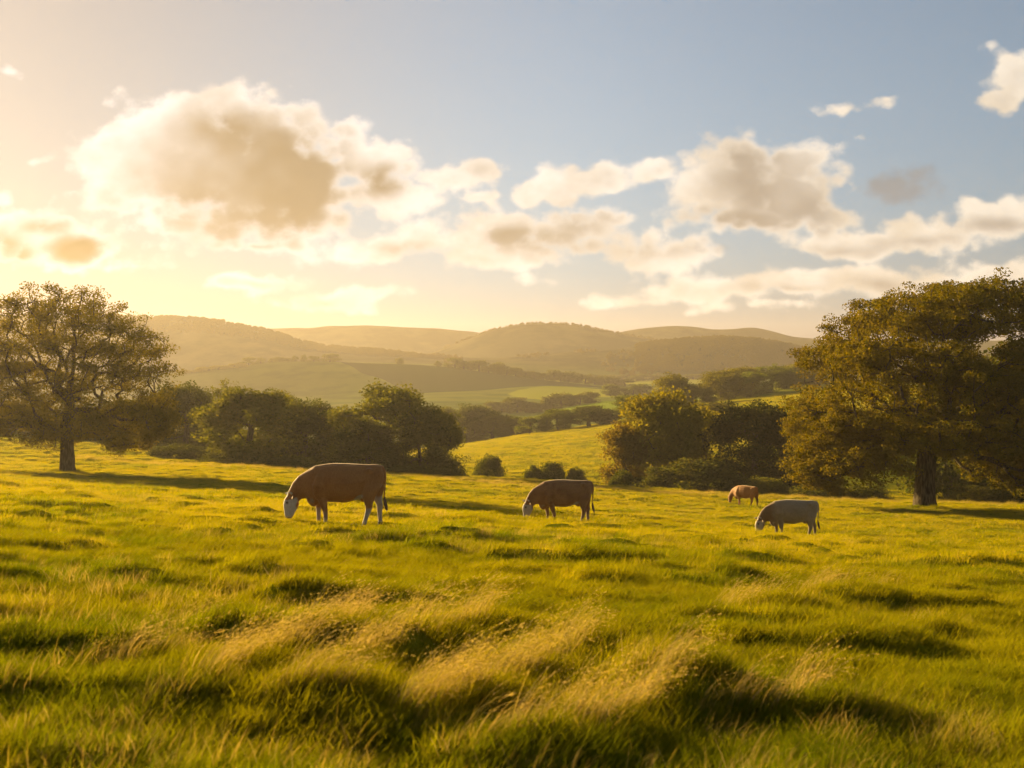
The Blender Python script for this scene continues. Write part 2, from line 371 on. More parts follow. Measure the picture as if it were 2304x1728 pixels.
def disc(n, rad, r): 
    a = r.uniform(0, 2 * np.pi, n); q = rad * np.sqrt(r.random(n)); return np.stack([q * np.cos(a), q * np.sin(a), np.zeros(n) - 0.03], -1)
def turf_tuft(seed, n=60, rad=0.24, hmin=0.055, hmax=0.12, w=0.0055, wind=0.7, bend=(0.3, 1.3), mat=None):
    r = np.random.default_rng(seed); b = disc(n, rad, r)
    az = np.where(r.random(n) < wind, r.normal(-0.15, 0.55, n), r.uniform(0, 2 * np.pi, n))
    return blades_mesh('grass_tuft', b, az, r.uniform(hmin, hmax, n), r.uniform(*bend, n), r.uniform(0.7, 1.3, n) * w, mat or M_TURF, seed)
def gold_tuft(seed, n=13, rad=0.13, hmin=0.36, hmax=0.74):
    r = np.random.default_rng(seed); b = disc(n, rad, r)
    az = r.normal(0.40, 0.24, n)
    return blades_mesh('stem_tuft', b, az, r.uniform(hmin, hmax, n), r.uniform(1.1, 1.9, n), np.full(n, 0.0038), M_GOLD, seed, True, 7, 0.2)

def collect(name, meshes):
    c = bpy.data.collections.new(name)
    for i, me in enumerate(meshes):
        c.objects.link(bpy.data.objects.new(f'{name}_{i:02d}', me))
    return c
def scatter(name, P, R, SC, IDX, coll, label, cat):
    me = bpy.data.meshes.new(name); me.vertices.add(len(P)); me.vertices.foreach_set('co', np.asarray(P, np.float32).ravel())
    a = me.attributes.new('turn', 'FLOAT_VECTOR', 'POINT'); a.data.foreach_set('vector', np.asarray(R, np.float32).ravel())
    a = me.attributes.new('size', 'FLOAT_VECTOR', 'POINT'); a.data.foreach_set('vector', np.asarray(SC, np.float32).ravel())
    a = me.attributes.new('pick', 'INT', 'POINT'); a.data.foreach_set('value', np.asarray(IDX, np.int32))
    o = link(bpy.data.objects.new(name, me)); tag(o, label, cat, kind='stuff')
    ng = bpy.data.node_groups.new(name, 'GeometryNodeTree')
    ng.interface.new_socket('Geometry', in_out='INPUT', socket_type='NodeSocketGeometry')
    ng.interface.new_socket('Geometry', in_out='OUTPUT', socket_type='NodeSocketGeometry')
    gi = ng.nodes.new('NodeGroupInput'); go = ng.nodes.new('NodeGroupOutput')
    ci = ng.nodes.new('GeometryNodeCollectionInfo'); ci.inputs['Collection'].default_value = coll
    ci.inputs['Separate Children'].default_value = True; ci.inputs['Reset Children'].default_value = True
    ip = ng.nodes.new('GeometryNodeInstanceOnPoints'); ip.inputs['Pick Instance'].default_value = True
    L = ng.links.new
    def attr(nm, dt):
        n = ng.nodes.new('GeometryNodeInputNamedAttribute'); n.data_type = dt; n.inputs['Name'].default_value = nm
        return next(s for s in n.outputs if s.enabled and s.name == 'Attribute')
    L(gi.outputs[0], ip.inputs['Points']); L(ci.outputs[0], ip.inputs['Instance'])
    L(attr('turn', 'FLOAT_VECTOR'), ip.inputs['Rotation']); L(attr('size', 'FLOAT_VECTOR'), ip.inputs['Scale']); L(attr('pick', 'INT'), ip.inputs['Instance Index'])
    L(ip.outputs[0], go.inputs[0])
    md = o.modifiers.new('scatter', 'NODES'); md.node_group = ng
    return o

def band(y0, y1, rho, slope=0.53, pad=2.0):
    n = int(rho * (y1 - y0) * (slope * (y0 + y1) + 2 * pad))
    Y = RNG.uniform(y0, y1, int(n * 1.6)); W = slope * Y + pad
    keep = RNG.random(len(Y)) < W / (slope * y1 + pad); Y = Y[keep]; W = W[keep]
    return RNG.uniform(-1, 1, len(Y)) * W, Y

def build_grass():
    T = [turf_tuft(100 + i) for i in range(4)]                                                       # 0-3 short turf
    T += [turf_tuft(120 + i, 90, 0.20, 0.11, 0.24, 0.006, 0.75, (0.5, 1.7), M_LUSH) for i in range(3)]   # 4-6 tussocks
    T += [turf_tuft(140 + i, 90, 0.50, 0.07, 0.15, 0.012, 0.6, (0.3, 1.3)) for i in range(3)]        # 7-9 wider patches for farther off
    T += [turf_tuft(160 + i, 34, 0.20, 0.18, 0.38, 0.004, 0.8, (0.6, 1.5), M_GOLD) for i in range(2)]    # 10-11 bleached stalks
    coll = collect('grass_patch', T)
    P, R, Sc, I = [], [], [], []
    def add(X, Y, sc, idx, tall=None, sink=0.0):
        for cpx, cd in COWS:          # cropped short where the herd feeds
            m = np.exp(-(((X - (cpx - CX) / F * cd) / 2.6) ** 2 + ((Y - cd + 1.0) / 2.6) ** 2)); tall = (1 if tall is None else tall) * (1 - 0.6 * m)
            idx = np.where((idx >= 10) & (m > 0.2), 4, idx)
        Z = ground(X, Y) - sink
        P.append(np.stack([X, Y, Z], -1)); n = len(X)
        R.append(np.stack([RNG.normal(0, 0.06, n), RNG.normal(0, 0.06, n), RNG.uniform(-0.7, 0.7, n)], -1))
        t = np.ones(n) if tall is None else tall
        Sc.append(np.stack([sc, sc, sc * t], -1)); I.append(idx)
    for y0, y1, rho, lo, hi, ids in ((2.2, 9, 90, 0.6, 1.0, (0, 4)), (9, 18, 44, 0.7, 1.1, (0, 4)), (18, 36, 15, 0.95, 1.5, (0, 4)),
                                     (36, 72, 4.6, 0.9, 1.3, (7, 10)), (72, 132, 2.4, 0.9, 1.4, (7, 10))):
        X, Y = band(y0, y1, rho)
        t = 0.8 + 0.6 * np.clip(vnoise(X / 1.6, Y / 1.3 + 4) + 0.25, 0, 1)
        ix = RNG.integers(*ids, len(X)); lush = (RNG.random(len(X)) < 0.70 * (1 - smooth01((Y - 9) / 19))) & (Y < 28); ix = np.where(lush, RNG.integers(4, 7, len(X)), ix)
        add(X, Y, RNG.uniform(lo, hi, len(X)), ix, np.where(lush, t * 0.85, t))
    # the slopes beyond
    X, Y = band(132, 262, 0.55, 0.5); px = CX + F * X / Y
    k = ((px > 930) & (px < 1480)) | ((px > 1560) & (Y > 150)); X, Y = X[k], Y[k]
    add(X, Y, RNG.uniform(1.6, 2.8, len(X)), RNG.integers(7, 10, len(X)))
    # tussocks in clumps
    for y0, y1, rho, thr, lo, hi in ((2.2, 10, 30, 0.08, 0.65, 1.05), (10, 22, 14, 0.10, 0.7, 1.05), (22, 55, 5.0, 0.17, 0.8, 1.2), (55, 100, 2.2, 0.22, 0.8, 1.3)):
        X, Y = band(y0, y1, rho); m = vnoise(X / 1.9 + 31, Y / 1.5) + 0.5 * vnoise(X / 0.7, Y / 0.7) > thr
        X, Y = X[m], Y[m]; add(X, Y, RNG.uniform(lo, hi, len(X)), RNG.integers(4, 7, len(X)))
    # bleached stalks
    for y0, y1, rho, thr in ((3, 14, 5, 0.12), (14, 40, 2.2, 0.14), (40, 110, 0.9, 0.12)):
        X, Y = band(y0, y1, rho); m = vnoise(X / 4.5 + 11, Y / 3.5) + 0.3 * vnoise(X, Y) > thr
        X, Y = X[m], Y[m]; add(X, Y, RNG.uniform(0.6, 1.0, len(X)), RNG.integers(10, 12, len(X)))
    # longer grass round the feet of the two oaks
    for px, d in ((151, 84), (2083, 73)):
        a = RNG.uniform(0, 2 * np.pi, 150); q = 0.55 + np.abs(RNG.normal(0, 0.55, 150)); X = (px - CX) / F * d + q * np.cos(a); Y = d + q * np.sin(a)
        add(X, Y, RNG.uniform(1.0, 1.7, 150), RNG.integers(4, 7, 150))
    # long dry grass left standing along the far edge of the field
    pxs = RNG.uniform(150, 2400, 2600); e = np.interp(pxs, *EDGE) + RNG.normal(0, 1.4, len(pxs)) - 1
    X = (pxs - CX) / F * e; add(X, e, RNG.uniform(0.8, 1.3, len(X)), RNG.integers(10, 12, len(X)))
    P = np.concatenate(P); R = np.concatenate(R); Sc = np.concatenate(Sc); I = np.concatenate(I)
    scatter('grass', P, R, Sc, I, coll, 'green and yellow pasture grass with dark tussocks covering the near field', 'grass')
    # wind-blown seeding grass
    G = collect('seeding_tuft', [gold_tuft(200 + i) for i in range(4)])
    P, R, Sc, I = [], [], [], []
    for *c, n, sp in SWEEPS:
        for t in RNG.random(int(n * 0.46)):
            q = t * 3; k = min(int(q), 2); fr = q - k
            px = c[k][0] * (1 - fr) + c[k + 1][0] * fr + RNG.normal(0, sp * 0.7); py = c[k][1] * (1 - fr) + c[k + 1][1] * fr + RNG.normal(0, sp * 0.3) + 28
            X, Y = on_ground(px, py); P.append((X, Y, gz(X, Y)))
            R.append((RNG.normal(0, 0.05), RNG.normal(0.08, 0.06), RNG.normal(0.0, 0.20))); s = RNG.uniform(0.5, 1.05); Sc.append((s, s, s)); I.append(RNG.integers(0, 4))
    scatter('seeding_grass', P, R, Sc, I, G, 'golden seeding grass bent over by the wind in sweeping bands', 'dry grass')
build_grass()

# ------------------------------------------------------------------ trees
def frustums(p0, p1, r0, r1, sides=5):
    n = len(p0); ax = p1 - p0; L = np.linalg.norm(ax, axis=1, keepdims=True); ax = ax / np.maximum(L, 1e-6)
    ref = np.where(np.abs(ax[:, 2:3]) > 0.9, np.array([[1.0, 0, 0]]), np.array([[0, 0, 1.0]]))
    u = np.cross(ax, ref); u /= np.linalg.norm(u, axis=1, keepdims=True); w = np.cross(ax, u)
    a = np.arange(sides) * 2 * np.pi / sides
    ring = u[:, None] * np.cos(a)[None, :, None] + w[:, None] * np.sin(a)[None, :, None]
    V = np.concatenate([p0[:, None] + ring * r0[:, None, None], p1[:, None] + ring * r1[:, None, None]], 1).reshape(-1, 3)
    o = (np.arange(n) * 2 * sides)[:, None]; k = np.arange(sides)[None]; k2 = (k + 1) % sides
    Fq = np.stack([o + k, o + k2, o + sides + k2, o + sides + k], -1).reshape(-1, 4)
    return V, Fq

def grow_tree(att, trunk, r_trunk, seed, step=0.7, bias=0.22, wob=0.10):
    """branch skeleton: trunk polyline, then every attractor joined to the cheapest node nearer the root"""
    r = np.random.default_rng(seed)
    N = [np.array(p, float) for p in trunk]; par = [-1] + list(range(len(trunk) - 1)); ln = [0.0]
    for i in range(1, len(N)): ln.append(ln[-1] + np.linalg.norm(N[i] - N[i - 1]))
    ntr = len(N)
    cap = len(att) * 10 + 100; A = np.zeros((cap, 3)); LN = np.zeros(cap); A[:ntr] = N; LN[:ntr] = ln; cnt = ntr; PAR = par[:]
    start = max(1, int(ntr * 0.45)); fork = A[start]
    order = np.argsort(np.linalg.norm(att - fork, axis=1) + r.normal(0, 0.4, len(att))); tips = []
    for i in order:
        p = att[i]; dv = p - A[start:cnt]; d = np.linalg.norm(dv, axis=1)
        cost = d + bias * LN[start:cnt] + np.where(dv[:, 2] < -0.4, 0.5 * np.abs(dv[:, 2]), 0)
        j = start + int(np.argmin(cost)); q = A[j]; dist = np.linalg.norm(p - q)
        if dist < 0.15: continue
        m = max(1, int(round(dist / step))); pj = PAR[j]
        t0 = (q - A[pj]) if pj >= 0 else np.array([0, 0, 1.0]); t0 = t0 / (np.linalg.norm(t0) + 1e-9) * dist * 0.45
        prev = j
        for k in range(1, m + 1):
            t = k / m; x = q + (p - q) * t + t0 * t * (1 - t) * 1.0
            if k < m: x = x + r.normal(0, wob * step, 3)
            if cnt >= cap: break
            A[cnt] = x; LN[cnt] = LN[prev] + np.linalg.norm(x - A[prev]); PAR.append(prev); prev = cnt; cnt += 1
        tips.append(prev)
    A = A[:cnt]; PAR = np.array(PAR)
    w = np.zeros(cnt); w[tips] = 1.0
    for i in range(cnt - 1, 0, -1):
        if w[i] == 0: w[i] = 1.0
        w[PAR[i]] += w[i]
    rad = r_trunk * (w / w[0]) ** 0.46
    return A, PAR, rad, ntr, np.array(tips)

def trunk_mesh(A, PAR, rad, ntr, rmin, r_trunk, flare=1.5, seed=0):
    r = np.random.default_rng(seed)
    sides = 14; V, Fs = [], []
    for i in range(ntr):
        h = A[i][2] - A[0][2]; fl = 1 + (flare - 1) * math.exp(-h / (0.75 * r_trunk * 2 + 0.1))
        R = (rad[i] if i > 0 else rad[1]) * fl
        a = np.arange(sides) * 2 * np.pi / sides; lob = 1 + 0.10 * np.sin(3 * a + 1) * fl / flare + 0.05 * r.normal(0, 1, sides)
        V.append(np.stack([A[i][0] + np.cos(a) * R * lob, A[i][1] + np.sin(a) * R * lob, np.full(sides, A[i][2])], -1))
    V = np.concatenate(V); o = (np.arange(ntr - 1) * sides)[:, None]; k = np.arange(sides)[None]; k2 = (k + 1) % sides
    Fs = np.stack([o + k, o + k2, o + sides + k2, o + sides + k], -1).reshape(-1, 4)
    ch = np.array([i for i in range(ntr, len(A)) if rad[i] > rmin])
    if len(ch):
        V2, F2 = frustums(A[PAR[ch]], A[ch], np.maximum(np.minimum(rad[PAR[ch]], rad[ch] * 1.35), rad[ch]), rad[ch], 6)
        Fs = np.concatenate([Fs, F2 + len(V)]); V = np.concatenate([V, V2])
    return V, Fs

def leaf_quads(C, n, sigma, size, seed, turned=None, flat=0.8):
    """n leaf sprays scattered round the points C"""
    r = np.random.default_rng(seed)
    k = r.integers(0, len(C), n); cl = r.random(len(C))
    g3 = r.normal(0, 1, (n, 3)); g3 *= np.minimum(1, 1.7 / np.linalg.norm(g3, axis=1, keepdims=True)); p = C[k] + g3 * sigma * np.array([1, 1, flat])
    d = r.normal(0, 1, (n, 3)); d /= np.linalg.norm(d, axis=1, keepdims=True)
    s = np.cross(d, r.normal(0, 1, (n, 3))); s /= np.linalg.norm(s, axis=1, keepdims=True); nrm = np.cross(d, s)
    sz = size * r.uniform(0.6, 1.35, n)[:, None]
    V = np.stack([p - d * sz * 0.5, p + s * sz * 0.34 + nrm * sz * 0.12 + d * sz * 0.05, p + d * sz * 0.5, p - s * sz * 0.34 + nrm * sz * 0.12 + d * sz * 0.05], 1).reshape(-1, 3)
    j = np.arange(n) * 4
    tint = np.clip(0.55 * r.random(n) + 0.45 * cl[k], 0, 1)
    tu = r.random(n) * (0.35 + 0.65 * r.random(len(C))[k])
    if turned is not None: tu = np.clip(tu + turned(p), 0, 1)
    return V, np.stack([j, j + 1, j + 2, j + 3], -1), np.repeat(tint, 4), np.repeat(tu, 4)

def crown_mesh(name, V, Fq, tint, tu, twigs=None):
    me_faces = [Fq]
    me = mesh_from(name, V, me_faces, smooth=False); me.materials.append(M_LEAF)
    for nm, vals in (('tint', tint), ('turned', tu)):
        a = me.attributes.new(nm, 'FLOAT', 'POINT'); a.data.foreach_set('value', vals.astype(np.float32))
    return me

def oak(label, px, py, d, lobes, trunk_w, n_att, n_leaf, leaf, colour, seed, turned, lean=0.0, fork_frac=0.22, sigma=0.42, depth=0.8, rmin=0.012, open_top=0.3, clear=False, low_w=1.0):
    X0, Y0 = at(px, d); z0 = gz(X0, Y0) - 0.15; mpp = d / F
    r = np.random.default_rng(seed)
    L = np.array(lobes, float)
    area = L[:, 2] * L[:, 3]; area = area * np.where(L[:, 1] > 880, low_w, 1.0); pk = r.choice(len(L), n_att, p=area / area.sum())
    u = r.normal(0, 1, (n_att, 3)); u /= np.linalg.norm(u, axis=1, keepdims=True); u *= (r.random(n_att) ** 0.45)[:, None]
    x = (L[pk, 0] + u[:, 0] * L[pk, 2] - px) * mpp; z = -(L[pk, 1] + u[:, 1] * L[pk, 3] - HY) * mpp - z0
    xm, xs = 0.5 * (x.min() + x.max()), 0.5 * (x.max() - x.min()); zm, zs = 0.5 * (z.min() + z.max()), 0.5 * (z.max() - z.min())
    dep = depth * xs * np.sqrt(np.clip(1 - ((x - xm) / xs * 0.9) ** 2 - ((z - zm) / zs * 0.8) ** 2, 0.05, 1))
    y = r.uniform(-1, 1, n_att) * dep
    att = np.stack([x, y, z], -1); H = z.max()
    keep = ~((z < 4.0) & (np.abs(x) < 2.6)) if clear else np.ones(n_att, bool)
    att = att[keep]
    tr = [(lean * t * t * H * 0.55 + 0.10 * math.sin(5 * t + seed), 0.12 * math.sin(4 * t), H * 0.62 * t) for t in np.linspace(0, 1, 14)]
    tr[0] = (0, 0, -0.3)
    A, PAR, rad, ntr, tips = grow_tree(att, tr, trunk_w / 2, seed, 0.8, 0.16, 0.13)
    root = empty('oak_tree', (X0, Y0, z0)); tag(root, label, 'tree')
    V, Fq = trunk_mesh(A, PAR, rad, ntr, rmin, trunk_w / 2, 1.45, seed)
    me = mesh_from('trunk', V, [Fq]); me.materials.append(M_BARK); link(bpy.data.objects.new('trunk', me), root)
    thin = A[ntr:][rad[ntr:] < 0.06]
    C = np.concatenate([A[tips], A[tips] + r.normal(0, 0.35, (len(tips), 3)), thin[r.random(len(thin)) < 0.35]])
    C = C[(r.random(len(C)) < 1 - open_top * smooth01((C[:, 2] - 0.45 * H) / (0.3 * H))) & ((vnoise(C[:, 0] / 2.1 + seed, C[:, 2] / 1.7) > -0.30) | (C[:, 2] > 0.78 * H) | (C[:, 2] < 0.4 * H))]
    dd = ((C[:, None, :].astype(np.float32) - C[None].astype(np.float32)) ** 2).sum(-1)      # no stray sprays cut off from the crown
    C = C[(np.sqrt(np.partition(dd, 7, axis=1)[:, 7]) < 1.9) | (C[:, 2] < 0.6 * H)]; del dd
    V, Fq, ti, tu = leaf_quads(C, n_leaf, sigma, leaf, seed + 1, turned, 0.6)
    cm = crown_mesh('crown', V, Fq, ti, tu); cm.materials[0] = M_OAK
    o = link(bpy.data.objects.new('crown', cm), root); o.color = rgb(*colour)
    return root

LEFT_LOBES = [(130, 695, 72, 48), (55, 712, 60, 42), (205, 700, 62, 52), (10, 760, 66, 50), (268, 738, 52, 42), (320, 775, 45, 42), (368, 828, 36, 26),
  (240, 800, 75, 45), (130, 780, 85, 52), (40, 835, 80, 50), (305, 850, 75, 34), (180, 870, 90, 42), (-45, 800, 60, 80), (60, 920, 80, 42), (-20, 950, 66, 34),
  (335, 905, 60, 34), (300, 985, 55, 26), (352, 955, 38, 42), (110, 965, 66, 26), (235, 940, 52, 40), (-65, 890, 60, 66), (150, 985, 40, 20)]
oak('tall open-crowned oak standing alone in the field, sky showing through its branches', 151, 1062, 84, LEFT_LOBES, 0.98, 1150, 120000, 0.15,
    (0.115, 0.105, 0.008), 3, lambda p: 0.55 * smooth01((4.5 - p[:, 2]) / 3.5), 0.06, sigma=0.38, open_top=0.25, low_w=1.8)
RIGHT_LOBES = [(2176, 660, 85, 28), (2092, 676, 80, 36), (2000, 708, 72, 46), (1945, 752, 68, 50), (2227, 671, 70, 32), (2278, 702, 75, 40), (1900, 806, 70, 46), (1862, 802, 46, 30),
  (2008, 795, 80, 45), (2109, 735, 75, 45), (2176, 725, 80, 45), (1923, 863, 66, 38), (1868, 873, 46, 36), (2008, 920, 85, 55), (1852, 924, 56, 42), (1822, 957, 40, 32),
  (1923, 957, 75, 45), (1840, 1008, 52, 40), (1812, 1052, 34, 30), (1842, 1078, 46, 24), (1906, 1040, 72, 40), (1974, 991, 70, 45), (2045, 974, 62, 50), (1970, 1045, 50, 16),
  (2210, 835, 75, 48), (2265, 815, 70, 52), (2250, 890, 85, 52), (2160, 924, 80, 52), (2250, 960, 85, 48), (2180, 995, 75, 45), (2285, 1020, 70, 48), (2265, 1062, 60, 28),
  (2350, 740, 70, 55), (2370, 850, 80, 75), (2390, 980, 80, 75), (2330, 1070, 70, 40), (2090, 850, 80, 55)]
oak('massive spreading oak with golden brown leaves and a thick dark trunk', 2083, 1140, 73, RIGHT_LOBES, 1.22, 1700, 280000, 0.15,
    (0.086, 0.080, 0.007), 5, lambda p: 0.25 * smooth01((2.0 - p[:, 0]) / 6.0), 0.03, sigma=0.34, depth=0.85, open_top=0.15, clear=True)

# ---- shared shapes for the smaller trees
def tree_variant(seed, kind):
    """trunk and crown meshes 10 m tall, base at the origin"""
    r = np.random.default_rng(seed)
    if kind == 'bush':
        n = 70; u = r.normal(0, 1, (n, 3)); u /= np.linalg.norm(u, axis=1, keepdims=True); u[:, 2] = np.abs(u[:, 2])
        q = r.uniform(0.72, 1.0, n)[:, None]; C = u * q * np.array([7.0, 6.0, 8.6]) + r.normal(0, 0.5, (n, 3)); C[:, 2] = np.clip(C[:, 2], 0.3, None)
        V, Fq, ti, tu = leaf_quads(C, 9000, 1.25, 0.62, seed)
        V[:, 2] = np.clip(V[:, 2], -0.3, 10.4)
        return None, crown_mesh('bush', V, Fq, ti, tu)
    far = kind == 'far'
    top = {'round': 10, 'airy': 10, 'tall': 10, 'far': 10}[kind]
    wid = {'round': 4.6, 'airy': 4.9, 'tall': 3.1, 'far': 4.3}[kind]; low = {'round': 0.4, 'airy': 2.2, 'tall': 0.4, 'far': 0.2}[kind]
    nl = {'round': 30, 'airy': 26, 'tall': 24, 'far': 16}[kind]
    lob = []
    for i in range(nl):
        h = r.uniform(0, 1); a = r.uniform(0, 2 * np.pi)
        env = math.sqrt(max(0.03, 1 - (abs(h - 0.30) / 0.74) ** 2.2)) * wid
        q = env * r.uniform(0.55, 0.82); lob.append((q * math.cos(a), q * math.sin(a), low + 0.7 + h * (top - low - 1.9), r.uniform(1.0, 1.7) * (0.85 if kind == 'tall' else 1)))
    lob += [(0, 0, top - 1.6, 1.5), (0, 0, top * 0.6, 2.0)]
    lob = np.array(lob); na = {'round': 260, 'airy': 300, 'tall': 220, 'far': 70}[kind]
    pk = r.integers(0, len(lob), na); u = r.normal(0, 1, (na, 3)); u /= np.linalg.norm(u, axis=1, keepdims=True); u *= (r.random(na) ** 0.4)[:, None]
    att = lob[pk, :3] + u * lob[pk, 3:4] * np.array([1, 1, 0.8]); att[:, 2] = np.clip(att[:, 2], low, 10.2)
    tr = [(0.25 * math.sin(3 * t + seed), 0.2 * math.sin(4 * t), -0.3 + 6.3 * t) for t in np.linspace(0, 1, 9)]
    A, PAR, rad, ntr, tips = grow_tree(att, tr, 0.34, seed, 0.9, 0.18, 0.12)
    V, Fq = trunk_mesh(A, PAR, rad, ntr, 0.03 if not far else 0.08, 0.34, 1.4, seed)
    tm = mesh_from('trunk', V, [Fq]); tm.materials.append(M_BARK)
    C = np.concatenate([A[tips]] + ([] if kind == 'airy' else [A[tips] + r.normal(0, 0.4, (len(tips), 3))]))
    nlf, sg, sz = {'round': (24000, 0.55, 0.30), 'airy': (13000, 0.45, 0.27), 'tall': (17000, 0.50, 0.28), 'far': (3600, 0.75, 0.62)}[kind]
    V, Fq, ti, tu = leaf_quads(C, nlf, sg, sz, seed + 1)
    return tm, crown_mesh('crown', V, Fq, ti, tu)
VAR = {'round': [tree_variant(s, 'round') for s in (11, 12, 13)], 'airy': [tree_variant(s, 'airy') for s in (21, 22)],
       'tall': [tree_variant(s, 'tall') for s in (31, 32)], 'far': [tree_variant(s, 'far') for s in (41, 42, 43, 44)], 'bush': [tree_variant(s, 'bush') for s in (51, 52, 53)]}
_vi = {k: 0 for k in VAR}
OLIVE, DARK, YEL, GRN, BRN = (0.096, 0.108, 0.008), (0.052, 0.068, 0.008), (0.155, 0.145, 0.009), (0.085, 0.110, 0.008), (0.130, 0.098, 0.012)
def plant(kind, px, top, d, wpx, colour, label, cat=None, group=None, sink=0.15):
    X, Y = at(px, d); z = gz(X, Y) - sink
    H = max(0.5, -(top - HY) / F * d - z)
    tm, cm = VAR[kind][_vi[kind] % len(VAR[kind])]; _vi[kind] += 1
    vv = np.zeros(len(cm.vertices) * 3, np.float32); cm.vertices.foreach_get('co', vv); vx = vv[0::3]; nomw = float(np.percentile(vx, 98.5) - np.percentile(vx, 1.5)); top10 = float(np.percentile(vv[2::3], 99.7))
    sx = wpx / F * d / nomw; sz = H / top10
    rz = random.uniform(0, 6.28)
    if kind == 'bush':
        o = bpy.data.objects.new('bush', cm); o.location = (X, Y, z); o.rotation_euler = (0, 0, rz); o.scale = (sx, sx, sz); link(o); o.color = rgb(*colour)
        return tag(o, label, cat or 'bush', group)
    root = empty('broadleaf_tree', (X, Y, z), rz, (sx, sx, sz)); tag(root, label, cat or 'tree', group)
    t = link(bpy.data.objects.new('trunk', tm), root); c = link(bpy.data.objects.new('crown', cm), root); c.color = rgb(*colour)
    return root

# the wood beyond the near field
g = 'trees of the dark wood beyond the field'
plant('round', 565, 878, 119, 235, OLIVE, 'broad domed tree, widest of the dark wood beyond the field', group=g)
plant('airy', 880, 866, 116, 225, OLIVE, 'domed tree with fanning bare limbs behind the nearest red and white cow', group=g)
plant('round', 690, 904, 124, 165, DARK, 'dense low tree filling the gap between the two domed trees of the dark wood', group=g)
plant('round', 826, 950, 113, 130, DARK, 'low bushy tree in front of the trunk of the fan-limbed tree', group=g)
plant('round', 945, 930, 113, 120, DARK, 'low bushy tree leaning against the far side of the fan-limbed tree', group=g)
plant('tall', 770, 926, 121, 110, OLIVE, 'narrow tree against the near side of the fan-limbed domed tree', group=g)
plant('tall', 978, 916, 117, 100, OLIVE, 'small dark tree at the end of the wood beside the open slope', group=g)
plant('airy', 492, 860, 140, 120, OLIVE, 'thin-topped tree rising behind the broad domed tree', group=g)
plant('round', 415, 866, 142, 140, DARK, 'hazy tree of the wood just beyond the tips of the lone oak', group=g)
plant('round', 300, 900, 146, 170, DARK, 'dark tree seen under and behind the lone oak, to the side of the wood', group=g)
plant('round', 170, 925, 150, 160, DARK, 'dark tree directly behind the trunk of the lone oak', group=g)
plant('round', 20, 925, 150, 190, DARK, 'dark tree behind the lone oak where the picture ends', group=g)
plant('tall', 640, 886, 130, 110, OLIVE, 'small pointed top showing behind the edge of the broad domed tree', group=g)
for px, tp, d, w, lb in ((1003, 1052, 106, 110, 'low scrub at the foot of the small end tree of the wood'), (920, 1048, 108, 150, 'low dark scrub behind the back of the nearest cow'),
                         (800, 1040, 112, 150, 'low dark scrub above the head end of the nearest cow'), (520, 1018, 116, 160, 'low dark scrub under the broad domed tree'), (650, 1028, 114, 170, 'low dark scrub between the broad domed tree and the nearest cow'), (400, 1000, 122, 160, 'low dark scrub at the near end of the wood by the lone oak')):
    plant('bush', px, tp, d, w, DARK, lb, group='scrub along the foot of the wood')
# right-hand group by the field edge
g = 'trees of the clump beside the big oak'
plant('round', 1482, 884, 113, 190, YEL, 'yellowish tree with a visible trunk, left of the dark round tree', group=g)
plant('tall', 1400, 955, 110, 95, BRN, 'brownish drooping small tree at the outer edge of the clump', group=g)
plant('airy', 1575, 915, 119, 150, YEL, 'pale loose tree between the yellowish tree and the dark round tree', group=g)
plant('round', 1695, 910, 109, 215, (0.030, 0.042, 0.014), 'dark green round tree, darkest of the clump behind the far ginger cow', group=g)
plant('round', 1800, 918, 118, 150, GRN, 'grey-green tree half hidden by the outer leaves of the massive oak', group=g)
plant('round', 2275, 786, 112, 330, DARK, 'big dark tree standing behind the massive oak', group=g)
plant('round', 2140, 850, 125, 240, DARK, 'dark tree showing through gaps of the massive oak near its trunk', group=g)
g = 'bushes along the field edge'
plant('bush', 1575, 1036, 100, 210, (0.05, 0.062, 0.016), 'big rounded grey-green bush in front of the dark round tree', group=g)
plant('bush', 1478, 1052, 101, 110, (0.05, 0.062, 0.016), 'middle-sized bush against the end of the big rounded bush', group=g)
plant('bush', 1402, 1058, 103, 62, DARK, 'small dark bush under the brownish drooping tree', group=g)
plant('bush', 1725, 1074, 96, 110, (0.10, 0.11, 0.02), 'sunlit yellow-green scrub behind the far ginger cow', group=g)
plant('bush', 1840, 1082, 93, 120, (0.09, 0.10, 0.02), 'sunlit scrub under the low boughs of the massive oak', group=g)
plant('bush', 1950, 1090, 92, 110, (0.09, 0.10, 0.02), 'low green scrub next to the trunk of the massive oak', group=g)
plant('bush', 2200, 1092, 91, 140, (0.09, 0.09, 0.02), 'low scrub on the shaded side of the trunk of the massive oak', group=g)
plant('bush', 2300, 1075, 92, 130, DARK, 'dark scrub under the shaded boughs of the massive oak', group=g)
g = 'bushes at the foot of the sunlit slope'
plant('bush', 1101, 1024, 128, 64, DARK, 'round dark bush standing alone at the foot of the sunlit slope', group=g)
plant('bush', 1240, 1040, 127, 66, DARK, 'widest bush of the low row above the middle cow', group=g)
plant('bush', 1200, 1047, 127, 40, DARK, 'small bush touching the widest of the low row above the middle cow', group=g)
plant('bush', 1297, 1052, 126, 44, DARK, 'last low bush of the row above the middle cow', group=g)
